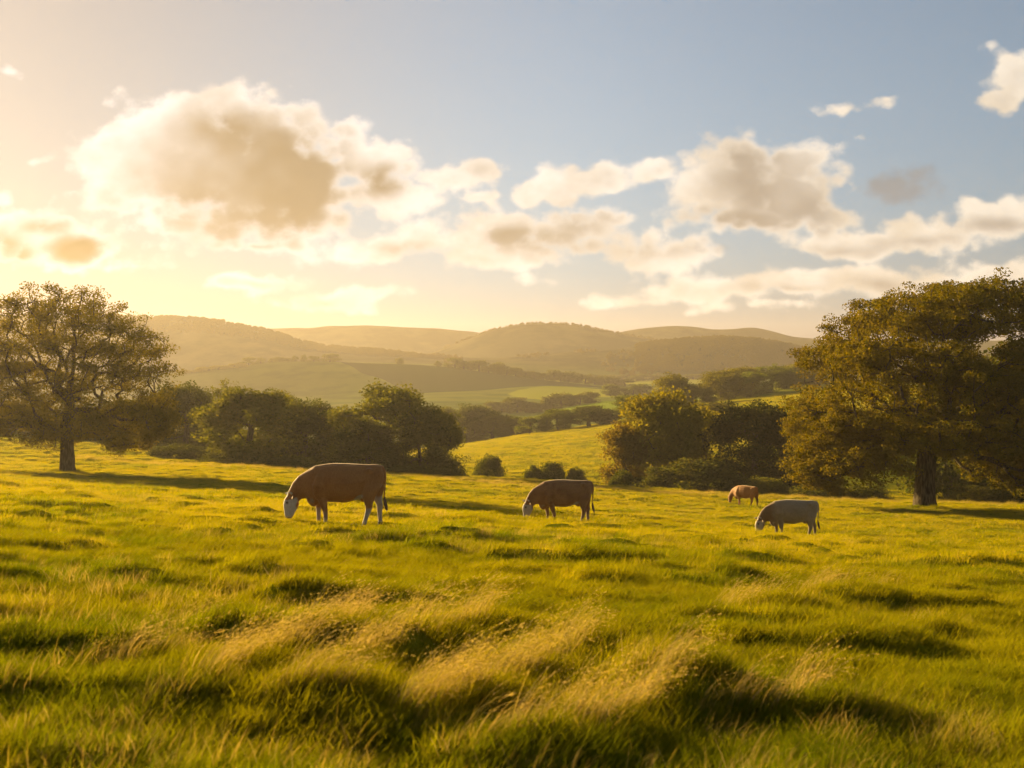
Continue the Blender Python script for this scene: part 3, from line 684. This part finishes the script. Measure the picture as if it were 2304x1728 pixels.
# hedge trees on the top of the sunlit slope
g = 'hedge trees along the top of the sunlit slope'
for px, tp, w, k, c, lb in ((1193, 938, 52, 'far', GRN, 'lowest tree of the hedge topping the sunlit slope'), (1255, 921, 76, 'round', GRN, 'rounded tree in the hedge, next to the lowest one'),
                            (1328, 914, 96, 'round', DARK, 'broad dark tree in the middle of the hedge topping the sunlit slope'), (1420, 890, 95, 'tall', GRN, 'leaning tree where the hedge meets the yellowish tree'), (1375, 930, 50, 'far', GRN, 'small tree beside the broad dark hedge tree')):
    plant(k, px, tp, 250, w, c, lb, group=g)
g = 'trees of the dark coppice in the valley'
for px, tp, w, d, c, lb in ((1000, 918, 90, 268, OLIVE, 'first tree of the dark coppice behind the end of the wood'), (1055, 912, 105, 275, DARK, 'tallest tree of the dark coppice in the valley'),
                            (1110, 928, 100, 270, DARK, 'dark tree sloping down the far side of the coppice'), (1158, 940, 80, 265, DARK, 'last low tree of the coppice before the hedge')):
    plant('round', px, tp, d, w, c, lb, group=g)
# trees along the right-hand rise
g = 'trees along the top of the right-hand rise'
for px, tp, w, d, k, lb in ((1512, 842, 85, 262, 'tall', 'rounded tree standing apart at the start of the row on the rise'), (1560, 866, 90, 258, 'round', 'lower tree of the row, right behind the yellowish tree'),
                            (1628, 833, 105, 272, 'round', 'big dark tree in the row on the rise'), (1672, 826, 70, 285, 'tall', 'slim tree of the row between two broader ones'), (1690, 838, 100, 278, 'round', 'broad tree of the row above the shaded bank'),
                            (1735, 820, 80, 298, 'airy', 'thin feathery tree of the row on the rise'), (1765, 828, 80, 300, 'round', 'low full tree of the row after the feathery one'), (1800, 816, 85, 305, 'round', 'tree of the row just before the massive oak hides it'), (1860, 812, 90, 310, 'round', 'tree of the row peeping past the leaves of the massive oak'),
                            (1520, 898, 90, 190, 'far', 'small tree below the row on the shaded bank'), (1600, 905, 110, 200, 'far', 'small pale tree under the row, above the dark round tree')):
    plant(k, px, tp, d, w, (0.105, 0.135, 0.010) if px % 4 else (0.125, 0.125, 0.010), lb, group=g)
# far hedgerow trees too alike to tell apart
def row(label, group, items, d, colour, h=(14, 26), w=(26, 44)):
    for px in items:
        X, Y = at(px, d); z = gz(X, Y); r0 = HY - z / d * F
        plant('far', px, r0 - random.uniform(*h), d, random.uniform(*w), colour, label, group=group, sink=0.4)
row('small tree in the hedge that runs down the far ridge', 'hedge trees down the far ridge', [1024, 1042, 1060, 1078, 1098, 1120, 1140, 1160, 1184, 1202, 1222, 1246, 1262, 1280, 1300, 1318, 1338, 1360, 1382, 1405], 684, OLIVE)
row('small tree on the crest of the long shaded ridge', 'trees on the crest of the shaded ridge', [560, 586, 612, 628, 646, 664, 684, 706, 742, 900, 985, 1010], 690, OLIVE, (8, 20), (16, 34))
row('small bush on the sunny end of the shaded ridge', 'bushes on the sunny end of the ridge', [412, 432, 455, 470, 492, 515, 540, 528], 676, YEL, (5, 11), (22, 44))
row('small tree in the valley wood below the far ridge', 'trees of the valley wood', [1110, 1128, 1142, 1165, 1185, 1205, 1226, 1240, 1262, 1284, 1305, 1330], 445, OLIVE, (20, 34), (34, 52))
row('small round tree in the valley between two bright fields', 'round trees between the bright valley fields', [1374, 1390, 1424, 1440, 1454], 540, GRN, (20, 28), (30, 46))
row('tiny hazy tree along the far side of the valley fields', 'hazy trees beyond the valley fields', [1300, 1330, 1352, 1374, 1400, 1425, 1446, 1470, 1490, 1530, 1560, 1590, 1620], 840, OLIVE, (9, 16), (26, 44))

# far-off woods: one mass
def woods():
    ms = [v[1].copy() for v in VAR['far']]
    for m in ms: m.materials[0] = M_FARLEAF
    C = collect('far_crown', ms)
    P, Sc = [], []
    def addp(px, d, s):
        X, Y = at(px, d); P.append((X, Y, gz(X, Y) - 0.5)); Sc.append((s * 1.15, s * 1.15, s))
    for _ in range(1400):
        px = RNG.uniform(240, 1000); addp(px, RNG.uniform(940, 1012), RNG.uniform(0.18, 0.45))
    for _ in range(3200):
        px = RNG.uniform(1430, 1960); addp(px, RNG.uniform(870, 1018), RNG.uniform(0.18, 0.40))
    for _ in range(500):
        px = RNG.uniform(1000, 1500); q = RNG.uniform(850, 985)
        if vnoise(np.array([px / 60]), np.array([q / 70]))[0] > 0.08: addp(px, q, RNG.uniform(0.2, 0.4))
    for _ in range(260):
        addp(RNG.uniform(1000, 1480), RNG.uniform(1212, 1238), RNG.uniform(0.15, 0.34))
    n = len(P); scatter('far_woods', P, np.stack([np.zeros(n), np.zeros(n), RNG.uniform(0, 6.28, n)], -1), Sc, RNG.integers(0, 4, n), C, 'hazy woods covering the far hillsides', 'woods')
woods()

# ------------------------------------------------------------------ cows
def loft(rings, sides=18):
    """rings: (centre, half width across y, half height in the ring plane, in-plane angle of the ring's axis from +x in the xz plane)"""
    V, Fq = [], []
    a = np.arange(sides) * 2 * np.pi / sides
    for (cx, cy, cz), ry, rz, ang in rings:
        up = np.array([-math.sin(ang), 0, math.cos(ang)])
        V.append(np.array([cx, cy, cz]) + np.cos(a)[:, None] * ry * np.array([0, 1.0, 0]) + np.sin(a)[:, None] * rz * up)
    n = len(rings); V = np.concatenate(V)
    o = (np.arange(n - 1) * sides)[:, None]; k = np.arange(sides)[None]; k2 = (k + 1) % sides
    Fq = np.stack([o + k, o + k2, o + sides + k2, o + sides + k], -1).reshape(-1, 4)
    c0, c1 = V[:sides].mean(0), V[-sides:].mean(0); i0 = len(V); V = np.concatenate([V, [c0, c1]])
    kk = np.arange(sides)
    T = np.concatenate([np.stack([np.full(sides, i0), (kk + 1) % sides, kk], -1), np.stack([np.full(sides, i0 + 1), (n - 1) * sides + kk, (n - 1) * sides + (kk + 1) % sides], -1)])
    return V, Fq, T

def remeshed(parts, voxel=0.022, it=4):
    Vs, Qs, Ts, o = [], [], [], 0
    for V, Q, T in parts:
        Vs.append(V); Qs.append(Q + o); Ts.append(T + o); o += len(V)
    me = mesh_from('cow', np.concatenate(Vs), [np.concatenate(Qs), np.concatenate(Ts)])
    ob = link(bpy.data.objects.new('cow_source', me))
    m = ob.modifiers.new('r', 'REMESH'); m.mode = 'VOXEL'; m.voxel_size = voxel
    m = ob.modifiers.new('s', 'SMOOTH'); m.factor = 0.5; m.iterations = it
    dg = bpy.context.evaluated_depsgraph_get(); dg.update()
    out = bpy.data.meshes.new_from_object(ob.evaluated_get(dg)); bpy.data.objects.remove(ob)
    out.polygons.foreach_set('use_smooth', np.ones(len(out.polygons), dtype=bool))
    return out

def limb(pts, sides=12):
    """pts: (x, y, z, half fore-aft, half across)"""
    R = []
    for i, (x, y, z, fa, ac) in enumerate(pts):
        R.append(((x, y, z), ac, fa, math.pi / 2))
    return loft(R, sides)

def tube(pts, rad, sides=8):
    P = np.array(pts, float); R = []
    for i in range(len(P)):
        t = P[min(i + 1, len(P) - 1)] - P[max(i - 1, 0)]
        R.append((tuple(P[i]), rad[i], rad[i], math.atan2(t[2], t[0])))
    return loft(R, sides)

H = math.pi / 2
def cow(label, px, d, back, yaw, coat, group, pose=0, ears=True, white_face=True, scale=1.0):
    body = loft([((0.985, 0, 1.13), .10, .12, 0), ((0.93, 0, 1.11), .185, .245, 0), ((0.82, 0, 1.07), .245, .325, 0), ((0.62, 0, 1.02), .255, .37, 0), ((0.40, 0, .985), .30, .415, 0), ((0.1, 0, .955), .365, .46, 0),
                 ((-.2, 0, .965), .345, .455, 0), ((-.45, 0, .955), .30, .435, 0), ((-.62, 0, .91), .255, .45, 0), ((-.76, 0, .86), .19, .39, 0.12), ((-.86, 0, .835), .15, .32, 0.45), ((-.96, 0, .785), .125, .25, 0.75),
                 ((-1.06, 0, .695), .105, .185, 0.95), ((-1.12, 0, .61), .10, .16, 1.1)])
    head = loft([((-1.10, 0, .70), .07, .07, 1.25), ((-1.13, 0, .655), .105, .125, 1.35), ((-1.155, 0, .57), .118, .165, 1.45), ((-1.165, 0, .47), .122, .185, 1.5), ((-1.18, 0, .38), .10, .165, 1.5),
                 ((-1.20, 0, .28), .080, .125, 1.5), ((-1.215, 0, .21), .080, .108, 1.5), ((-1.215, 0, .165), .065, .085, 1.5)], 16)
    k = pose
    fx = {0: (.0, .0), 1: (.05, .06), 2: (-.04, .04), 3: (.02, -.02)}[k]
    nf = limb([(-.46, -.155, .95, .16, .08), (-.44, -.165, .70, .15, .10), (-.40 + fx[0] * .4, -.165, .56, .105, .085), (-.365 + fx[0] * .7, -.16, .38, .070, .060), (-.345 + fx[0], -.16, .30, .060, .055), (-.335 + fx[0], -.155, .14, .048, .045), (-.335 + fx[0], -.155, .085, .050, .046), (-.345 + fx[0], -.155, -.06, .058, .052)])
    ff = limb([(-.52, .155, .90, .15, .08), (-.54, .165, .65, .13, .10), (-.555 + fx[1] * .4, .165, .52, .09, .08), (-.555 + fx[1] * .7, .16, .37, .068, .06), (-.555 + fx[1], .16, .29, .058, .055), (-.555 + fx[1], .155, .14, .047, .045), (-.555 + fx[1], .155, .085, .05, .046), (-.565 + fx[1], .155, -.06, .058, .052)])
    hx = {0: (0, 0), 1: (.06, -.02), 2: (.04, .05), 3: (.0, .02)}[k]
    nh = limb([(.72, -.15, 1.05, .22, .10), (.70, -.175, .82, .215, .12), (.655, -.18, .65, .165, .105), (.655 + hx[0] * .4, -.17, .50, .098, .075), (.665 + hx[0] * .6, -.165, .40, .082, .06), (.64 + hx[0] * .8, -.16, .31, .068, .056), (.585 + hx[0], -.155, .14, .052, .048), (.565 + hx[0], -.155, .085, .052, .048), (.545 + hx[0], -.155, -.06, .060, .054)])
    fh = limb([(.76, .15, 1.05, .20, .10), (.78, .175, .82, .20, .12), (.79, .18, .65, .15, .10), (.835 + hx[1] * .4, .17, .52, .095, .075), (.875 + hx[1] * .6, .165, .43, .082, .06), (.87 + hx[1] * .8, .16, .33, .066, .056), (.875 + hx[1], .155, .15, .052, .048), (.885 + hx[1], .155, .085, .052, .048), (.885 + hx[1], .155, -.06, .060, .054)])
    tail = tube([(.88, 0, 1.345), (.955, 0, 1.32), (1.005, 0, 1.23), (1.02, 0, 1.08), (1.015, 0, .9), (1.0, 0, .72), (1.0, 0, .60)], [.035, .038, .034, .028, .024, .022, .02])
    udder = loft([((.40, 0, .62), .05, .04, 0), ((.47, 0, .60), .11, .085, 0), ((.55, 0, .60), .11, .09, 0), ((.62, 0, .62), .06, .06, 0)], 12)
    brisket = loft([((-.52, 0, .55), .08, .08, 0), ((-.62, 0, .52), .12, .12, 0), ((-.70, 0, .52), .10, .10, 0), ((-.79, 0, .55), .06, .06, .3)], 12)
    hips = [loft([((.56, sg * .18, 1.24), .02, .02, 0), ((.63, sg * .195, 1.255), .062, .065, 0), ((.71, sg * .195, 1.25), .062, .07, 0), ((.79, sg * .18, 1.22), .02, .02, 0)], 10) for sg in (-1, 1)]
    blades = [limb([(-.40, sg * .17, 1.30, .06, .05), (-.43, sg * .235, 1.12, .13, .075), (-.46, sg * .255, .92, .17, .085), (-.47, sg * .22, .72, .15, .08), (-.46, sg * .19, .60, .10, .06)]) for sg in (-1, 1)]
    def ear(p0, p1, w):
        p0, p1 = np.array(p0), np.array(p1); side = np.cross(p1 - p0, (0.3, 0, 1.0)); side /= np.linalg.norm(side); up = np.cross(side, p1 - p0); up /= np.linalg.norm(up)
        an = np.arange(10) * 2 * np.pi / 10; rg = []
        for t, k in ((0, .45), (.3, .9), (.6, 1.0), (.85, .6), (1.0, .15)):
            rg.append(p0 + (p1 - p0) * t + np.cos(an)[:, None] * up * w * k + np.sin(an)[:, None] * side * .016)
        V = np.concatenate(rg + [[p0], [p1]]); o = (np.arange(4) * 10)[:, None]; k = np.arange(10)[None]; k2 = (k + 1) % 10; kk = np.arange(10)
        return V, np.stack([o + k, o + k2, o + 10 + k2, o + 10 + k], -1).reshape(-1, 4), np.concatenate([np.stack([np.full(10, 50), (kk + 1) % 10, kk], -1), np.stack([np.full(10, 51), 40 + kk, 40 + (kk + 1) % 10], -1)])
    earL = ear((-1.12, -.09, .665), (-1.075, -.27, .60), .055)
    earR = ear((-1.16, .08, .675), (-1.345, .20, .70), .05)
    me = remeshed([body, head, nf, ff, nh, fh, tail, udder, brisket, earL, earR] + hips + blades, 0.019, 3)
    n = len(me.vertices); co = np.zeros(n * 3, np.float32); me.vertices.foreach_get('co', co); co = co.reshape(-1, 3)
    wob = vnoise(co[:, 0] * 7 + 3, co[:, 2] * 7 + k) * 0.10
    c = coat(co, wob).astype(np.float32)
    a = me.color_attributes.new('coat', 'FLOAT_COLOR', 'POINT'); a.data.foreach_set('color', np.c_[c, np.ones(n, np.float32)].ravel())
    me.materials.append(M_COAT)
    X, Y = at(px, d); z = gz(X, Y)
    z_back = -(back - HY) / F * d
    s = scale
    root = empty('cow', (X, Y, z_back - 1.415 * s), yaw, (s, s, s)); tag(root, label, 'cow', group)
    o = link(bpy.data.objects.new('body', me), root)
    def part(name, geo, mat, smooth=True):
        V, Q, T = geo; m = mesh_from(name, V, [Q, T], smooth); m.materials.append(mat)
        return link(bpy.data.objects.new(name, m), root)
    sw = tube([(1.0, 0, .63), (1.005, 0, .55), (1.02, 0, .46), (1.045, 0, .37), (1.065, 0, .30)], [.017, .034, .042, .032, .006])
    part('tail_switch', sw, M_SWITCH)
    for sgn in (-1, 1):
        part('eye', loft([((-1.225 , sgn * .106, .51), .004, .004, 0), ((-1.235, sgn * .112, .51), .014, .016, 0), ((-1.25, sgn * .108, .51), .014, .016, 0), ((-1.262, sgn * .10, .51), .004, .004, 0)], 8), M_EYE)
        part('horn', tube([(-1.12, sgn * .07, .70), (-1.15, sgn * .11, .735), (-1.19, sgn * .135, .755), (-1.225, sgn * .14, .75)], [.026, .022, .015, .004]), M_HORN)
    part('nose', loft([((-1.215, 0, .20), .060, .078, 1.5), ((-1.22, 0, .165), .062, .080, 1.5), ((-1.22, 0, .14), .045, .06, 1.5)], 14), M_NOSE)
    return root
M_SWITCH = plain('tail_hair', (0.10, 0.045, 0.025), 0.8); M_EYE = plain('cow_eye', (0.012, 0.009, 0.008), 0.2)
M_HORN = plain('cow_horn', (0.55, 0.47, 0.36), 0.5); M_NOSE = plain('cow_nose', (0.30, 0.21, 0.18), 0.5)

def paint(body, face, leg, belly=True, neck=None, legtop=0.46):
    body, face, leg = np.array(body), np.array(face), np.array(leg)
    def f(co, w):
        x, y, z = co.T; c = np.repeat(body[None], len(co), 0)
        def put(mask, col):
            m = smooth01(mask)[:, None]; c[:] = c * (1 - m) + col * m
        if neck is not None: put(((-.55 + w * 1.5) - x) / .28, np.array(neck))
        put((0.42 + w * .6 - z) / .10 * (x < -.3) * (x > -.75) * np.where(y > 0, 1.0, 0.25), leg * 0.9 + body * 0.1)
        put((legtop + w - z + 0.25 * (x > .62) * (y > 0)) / .14 * (x > .45), leg)
        if belly: put((1.1 - np.sqrt(((x - .42) / .13) ** 2 + ((z - .62 - (x - .42) * .5) / .075) ** 2) + w * 2) * 2, face * .75)
        if belly: put(1.0 - np.sqrt(((x + .66) / .10) ** 2 + ((z - .56) / .10) ** 2) + w * 3, face * .6 + body * .4)
        put(((-1.0 + w * .7) - x) / .05 * (z < .62 + w) * ((x + 1.0) * -1.2 + 0.62 > z - .22), face)
        put((-1.22 - x) / .03 * (z > .64), face)
        put((1.0 - np.sqrt(((x + 1.235) / .05) ** 2 + ((z - .51) / .05) ** 2)) * 1.5 * (np.abs(y) > .06), face * .25 + body * .3)
        put((0.045 - z) / .02, np.array([.035, .028, .024]))
        return np.clip(c, 0, 1)
    return f
g = 'cows grazing in the field'
cow('largest red-brown cow with white face and hind legs, grazing nearest', 768, 26.3, 1042, 0.0,
    paint((.335, .135, .036), (.46, .39, .33), (.40, .31, .25)), g, 0, scale=1.02)
cow('dark red-brown cow with pale face and brown legs, grazing by itself mid-field', 1266, 39.0, 1079, 0.03,
    paint((.245, .105, .032), (.36, .285, .235), (.26, .15, .09), legtop=.30), g, 1, scale=1.05)
cow('cream-grey cow with a brown neck, grazing in front of the massive oak', 1780, 48.0, 1124, -0.04,
    paint((.255, .175, .098), (.38, .29, .20), (.215, .15, .09), neck=(.19, .10, .04)), g, 2, scale=1.15)
cow('small-looking ginger cow without white markings, farthest off by the bushes', 1676, 80.7, 1092, -0.75,
    paint((.33, .125, .022), (.30, .11, .022), (.24, .09, .02), belly=False), g, 3, scale=1.04)

# ------------------------------------------------------------------ sky
SUN_AZ, SUN_EL = math.radians(-44), math.radians(13.5)     # azimuth measured from the view direction, to the left
sun_dir = Vector((math.sin(SUN_AZ) * math.cos(SUN_EL), math.cos(SUN_AZ) * math.cos(SUN_EL), math.sin(SUN_EL)))
CLOUDS = [  # photo column, row, half width, half height
 (520, 370, 220, 150), (420, 290, 145, 85), (495, 232, 75, 45), (610, 315, 110, 85), (660, 420, 110, 120), (560, 495, 170, 55), (330, 390, 130, 105), (225, 370, 85, 55), (250, 460, 85, 55),
 (800, 365, 100, 62), (890, 430, 95, 55), (1000, 405, 70, 38), (1085, 370, 60, 34), (1085, 445, 42, 18), (580, 552, 130, 20),
 (850, 590, 90, 22), (1500, 600, 60, 14), (2260, 625, 140, 30), (1700, 690, 160, 14), (55, 525, 140, 62), (150, 560, 85, 40), (0, 500, 85, 40), (300, 596, 130, 14), (580, 632, 105, 24), (760, 670, 110, 26), (880, 658, 85, 18),
 (890, 565, 105, 32), (960, 550, 90, 45), (1060, 535, 95, 58), (1140, 510, 100, 52), (1290, 520, 130, 62), (1380, 562, 125, 44), (1500, 578, 95, 30), (1080, 580, 230, 24),
 (1190, 450, 48, 32), (1335, 405, 85, 42), (1450, 385, 55, 28), (1270, 430, 66, 42), (1640, 400, 140, 95), (1600, 350, 95, 48), (1800, 350, 100, 42), (1790, 425, 130, 85), (1700, 485, 185, 42), (1880, 475, 75, 36),
 (1900, 235, 58, 20), (2000, 222, 48, 20), (2290, 180, 80, 55), (2255, 240, 50, 26),
 (1900, 552, 150, 30), (2050, 515, 75, 34), (2100, 542, 110, 26), (2250, 500, 105, 42), (1600, 655, 190, 24), (1790, 640, 150, 32), (1950, 622, 110, 30), (2150, 640, 210, 34), (1450, 668, 110, 16),
 (30, 430, 36, 18), (100, 362, 55, 12), (10, 150, 34, 14), (175, 440, 36, 12), (1300, 630, 160, 12)]

CORES = [  # the thick, shaded hearts of the clouds
 (550, 400, 180, 110), (480, 305, 90, 52), (600, 330, 90, 60), (650, 430, 80, 90), (590, 490, 130, 42), (590, 552, 100, 12), (850, 410, 60, 34), (20, 560, 48, 46), (160, 560, 55, 22), (95, 510, 40, 16),
 (590, 634, 75, 13), (740, 676, 62, 15), (1270, 550, 120, 32), (1320, 505, 75, 40), (1460, 572, 95, 20), (1160, 540, 70, 22), (1750, 400, 130, 72), (1790, 450, 130, 50), (1680, 500, 150, 22), (1660, 350, 60, 20),
 (1900, 562, 130, 15), (2080, 548, 110, 15), (2260, 515, 90, 18), (1780, 655, 140, 14), (2150, 655, 190, 18), (1960, 632, 80, 14), (930, 572, 70, 16)]
def blob_field(b, v, blobs, grow, soft=0.18, lo=0.5, hi=1.25):
    acc = None
    for cx, cy, rx, ry in blobs:
        ix, iy = F / (rx * grow), F / (ry * grow); c = ((cx - CX) / F, (HY - cy) / F); k = min(hi, max(lo if ry > 21 else lo * 0.72 if ry > 15 else lo * 0.5, ry / 60.0))
        l = b.vmath('LENGTH', b.vmath('MULTIPLY_ADD', v, (ix, iy, 0), (-c[0] * ix, -c[1] * iy, 0)))
        l = b.math('MULTIPLY_ADD', l, -k, k)
        if acc is None: acc = l
        else:
            nd = b.n('ShaderNodeMath', operation='SMOOTH_MAX'); b.l(acc, nd.inputs[0]); b.l(l, nd.inputs[1]); nd.inputs[2].default_value = soft; acc = nd.outputs[0]
    return acc

def build_world():
    w = bpy.data.worlds.new('World'); S.world = w; w.use_nodes = True
    nt = w.node_tree; nt.nodes.clear(); b = NB(nt)
    out = b.n('ShaderNodeOutputWorld'); bg = b.n('ShaderNodeBackground'); 
    sky = b.n('ShaderNodeTexSky', sky_type='NISHITA'); sky.sun_disc = False; sky.sun_elevation = SUN_EL
    sky.sun_rotation = SUN_AZ; sky.altitude = 100; sky.air_density = 1.0; sky.dust_density = 0.2; sky.ozone_density = 1.0
    tc = b.n('ShaderNodeTexCoord').outputs['Generated']
    sep = b.n('ShaderNodeSeparateXYZ'); b.l(tc, sep.inputs[0]); x, y, z = sep.outputs
    yy = b.math('MAXIMUM', y, 0.08)
    comb = b.n('ShaderNodeCombineXYZ'); b.l(b.math('DIVIDE', x, yy), comb.inputs[0]); b.l(b.math('DIVIDE', z, yy), comb.inputs[1]); uv = comb.outputs[0]
    # warm glow of the hazy air towards the sun and the horizon
    sd = b.vmath('DOT_PRODUCT', tc, tuple(sun_dir)); ang = b.math('ARCCOSINE', b.math('MINIMUM', sd, 0.99999))
    g1 = b.math('POWER', 2.718, b.math('MULTIPLY', ang, -2.0)); zc = b.math('MAXIMUM', z, 0.0)
    hz = b.math('POWER', 2.718, b.math('MULTIPLY', zc, -8.0))
    sk = b.vmath('MULTIPLY', sky.outputs[0], (0.97, 1.11, 1.18))
    col = b.mix(b.ramp(ang, 0.30, 0.85, 1.0, 0.0), sk, b.mix(1.0, sk, rgb(*SUN_TINT), 'MULTIPLY'))
    col = b.mix(hz, col, b.mix(1.0, col, rgb(*HORI_TINT), 'MULTIPLY'))
    gl = b.vmath('SCALE', GLOW); b.l(g1, gl.node.inputs['Scale'])
    col = b.vmath('ADD', col, gl)
    # clouds: only evaluated in the part of the sky where they stand
    wv = b.vmath('MULTIPLY', uv, (1, 1.25, 1))
    n_big = b.noise(wv, 7, 3, 0.5); n_mid = b.noise(wv, 13, 5, 0.58); n_fine = b.noise(wv, 46, 6, 0.6)
    warp = b.vmath('MULTIPLY_ADD', b.vmath('SUBTRACT', n_big.outputs['Color'], (0.5, 0.5, 0.5)), (0.060, 0.040, 0), uv)
    vor = b.n('ShaderNodeTexVoronoi', feature='SMOOTH_F1'); vor.inputs['Scale'].default_value = 26; vor.inputs['Smoothness'].default_value = 0.35
    b.l(b.vmath('MULTIPLY_ADD', n_mid.outputs['Color'], (0.03, 0.03, 0), wv), vor.inputs['Vector'])
    vo2 = b.n('ShaderNodeTexVoronoi', feature='SMOOTH_F1'); vo2.inputs['Scale'].default_value = 64; vo2.inputs['Smoothness'].default_value = 0.3
    b.l(b.vmath('MULTIPLY_ADD', n_fine.outputs['Color'], (0.014, 0.014, 0), wv), vo2.inputs['Vector'])
    nm = b.math('SUBTRACT', n_mid.outputs['Fac'], 0.5); nf = b.math('SUBTRACT', n_fine.outputs['Fac'], 0.5); puff = b.math('ADD', b.math('SUBTRACT', 0.42, vor.outputs['Distance']), b.math('MULTIPLY', b.math('SUBTRACT', 0.40, vo2.outputs['Distance']), 0.55))
    nz = b.math('ADD', b.math('MULTIPLY', nm, 1.05), b.math('ADD', b.math('MULTIPLY', nf, 0.6), b.math('MULTIPLY', puff, 0.72)))
    f0 = b.math('ADD', nz, blob_field(b, warp, CLOUDS, 1.55, 0.26, 1.0, 1.3))
    f1 = b.math('MULTIPLY_ADD', nz, 0.36, blob_field(b, warp, CORES, 1.75, 0.3, 0.95))
    dens = b.ramp(f0, 0.05, 0.45)
    thick = b.math('MULTIPLY', b.math('MAXIMUM', b.ramp(f1, -0.14, 0.72), b.math('MULTIPLY', b.ramp(f0, 0.35, 1.3), 0.4)), b.ramp(f0, 0.10, 0.70))
    thick = b.math('MULTIPLY', thick, b.ramp(n_big.outputs['Fac'], 0.66, 0.42, 0.62, 1.0))
    side = b.ramp(b.vmath('DOT_PRODUCT', uv, (1, 0, 0)), -0.45, 0.35, smooth=False)
    lit = b.mix(side, rgb(*CL_LIT_L), rgb(*CL_LIT_R)); lit = b.mix(b.ramp(nm, -0.16, 0.14), b.mix(1.0, lit, rgb(0.80, 0.76, 0.70), 'MULTIPLY'), lit); shade = b.mix(side, rgb(*CL_SH_L), rgb(*CL_SH_R))
    cc = b.mix(thick, lit, shade)
    fin = b.mix(b.math('MULTIPLY', dens, 0.95), col, cc)
    dk = b.math('ADD', nz, blob_field(b, warp, [(2020, 435, 60, 46), (1640, 565, 40, 12), (1720, 572, 30, 10)], 1.5))
    fin = b.mix(b.ramp(dk, -0.05, 0.55, 0, 0.8), fin, rgb(3.1, 3.0, 2.95))
    dim = lambda c: b.vmath('MULTIPLY', c, (SKY_DIM, SKY_DIM, SKY_DIM))
    fin = dim(fin); col = dim(col)
    bg2 = b.n('ShaderNodeBackground'); b.l(fin, bg2.inputs['Color']); b.l(col, bg.inputs['Color'])
    su = b.n('ShaderNodeSeparateXYZ'); b.l(uv, su.inputs[0])
    gate = b.math('MULTIPLY', b.math('MULTIPLY', b.math('GREATER_THAN', y, 0.3), b.math('LESS_THAN', b.math('ABSOLUTE', su.outputs[0]), 0.66)),
                  b.math('MULTIPLY', b.math('GREATER_THAN', su.outputs[1], 0.0), b.math('LESS_THAN', su.outputs[1], 0.36)))
    ms = b.n('ShaderNodeMixShader'); b.l(gate, ms.inputs[0]); b.l(bg.outputs[0], ms.inputs[1]); b.l(bg2.outputs[0], ms.inputs[2]); b.l(ms.outputs[0], out.inputs['Surface'])
    bg.inputs['Strength'].default_value = SKY_STR; bg2.inputs['Strength'].default_value = SKY_STR
def rgb3(c):
    return tuple(c)
SKY_STR = 0.05
SKY_DIM = 0.53
SUN_TINT = (0.68, 0.56, 0.54); HORI_TINT = (0.30, 0.22, 0.50); GLOW = (7.4, 4.9, 1.9)
CL_LIT_L, CL_LIT_R = (11.0, 10.2, 9.6), (10.2, 9.0, 7.4)
CL_SH_L, CL_SH_R = (3.7, 2.35, 0.9), (4.6, 3.8, 3.0)
build_world()

sun = bpy.data.lights.new('sun', 'SUN'); sun.energy = 5.0; sun.angle = math.radians(0.6); sun.color = (1.0, 0.80, 0.37)
so = link(bpy.data.objects.new('sun', sun)); so.rotation_euler = (-sun_dir).to_track_quat('-Z', 'Y').to_euler()

# ------------------------------------------------------------------ haze
def build_haze():
    x0, x1, y0, y1, z0, z1 = -1760, 1760, -60, 1760, ZMIN - 1.0, ZMAX + 14.0
    v = np.array([(x, y, z) for z in (z0, z1) for y in (y0, y1) for x in (x0, x1)], float)
    f = np.array([(0, 2, 3, 1), (4, 5, 7, 6), (0, 1, 5, 4), (2, 6, 7, 3), (0, 4, 6, 2), (1, 3, 7, 5)])
    me = mesh_from('haze', v, [f], False)
    m, nt, out = new_mat('valley_haze'); p = nt.nodes.new('ShaderNodeVolumePrincipled')
    p.inputs['Color'].default_value = rgb(0.95, 0.76, 0.64); p.inputs['Density'].default_value = 2.0e-4; p.inputs['Anisotropy'].default_value = 0.44
    nt.links.new(p.outputs[0], out.inputs['Volume']); me.materials.append(m)
    o = link(bpy.data.objects.new('haze', me)); tag(o, 'thin golden haze filling the valley air', 'haze', kind='stuff')
build_haze()

# ------------------------------------------------------------------ camera and output
cam = bpy.data.cameras.new('camera'); cam.sensor_width = 36; cam.lens = 36 * F / 2304
cam.shift_y = -(864 - HY) / 2304.0; cam.clip_start = 0.1; cam.clip_end = 20000
cam.dof.use_dof = True; cam.dof.focus_distance = 34; cam.dof.aperture_fstop = 2.2
co = link(bpy.data.objects.new('camera', cam)); co.location = (0, 0, 0); co.rotation_euler = (math.pi / 2, 0, 0)
S.camera = co
S.view_settings.view_transform = 'Standard'; S.view_settings.look = 'None'; S.view_settings.exposure = 1.92; S.view_settings.gamma = 1.0
cy = S.cycles
cy.max_bounces = 4; cy.diffuse_bounces = 2; cy.glossy_bounces = 1; cy.transmission_bounces = 2; cy.volume_bounces = 0; cy.transparent_max_bounces = 6
cy.caustics_reflective = False; cy.caustics_refractive = False; cy.use_denoising = True
cy.use_adaptive_sampling = True; cy.adaptive_threshold = 0.02; cy.adaptive_min_samples = 16
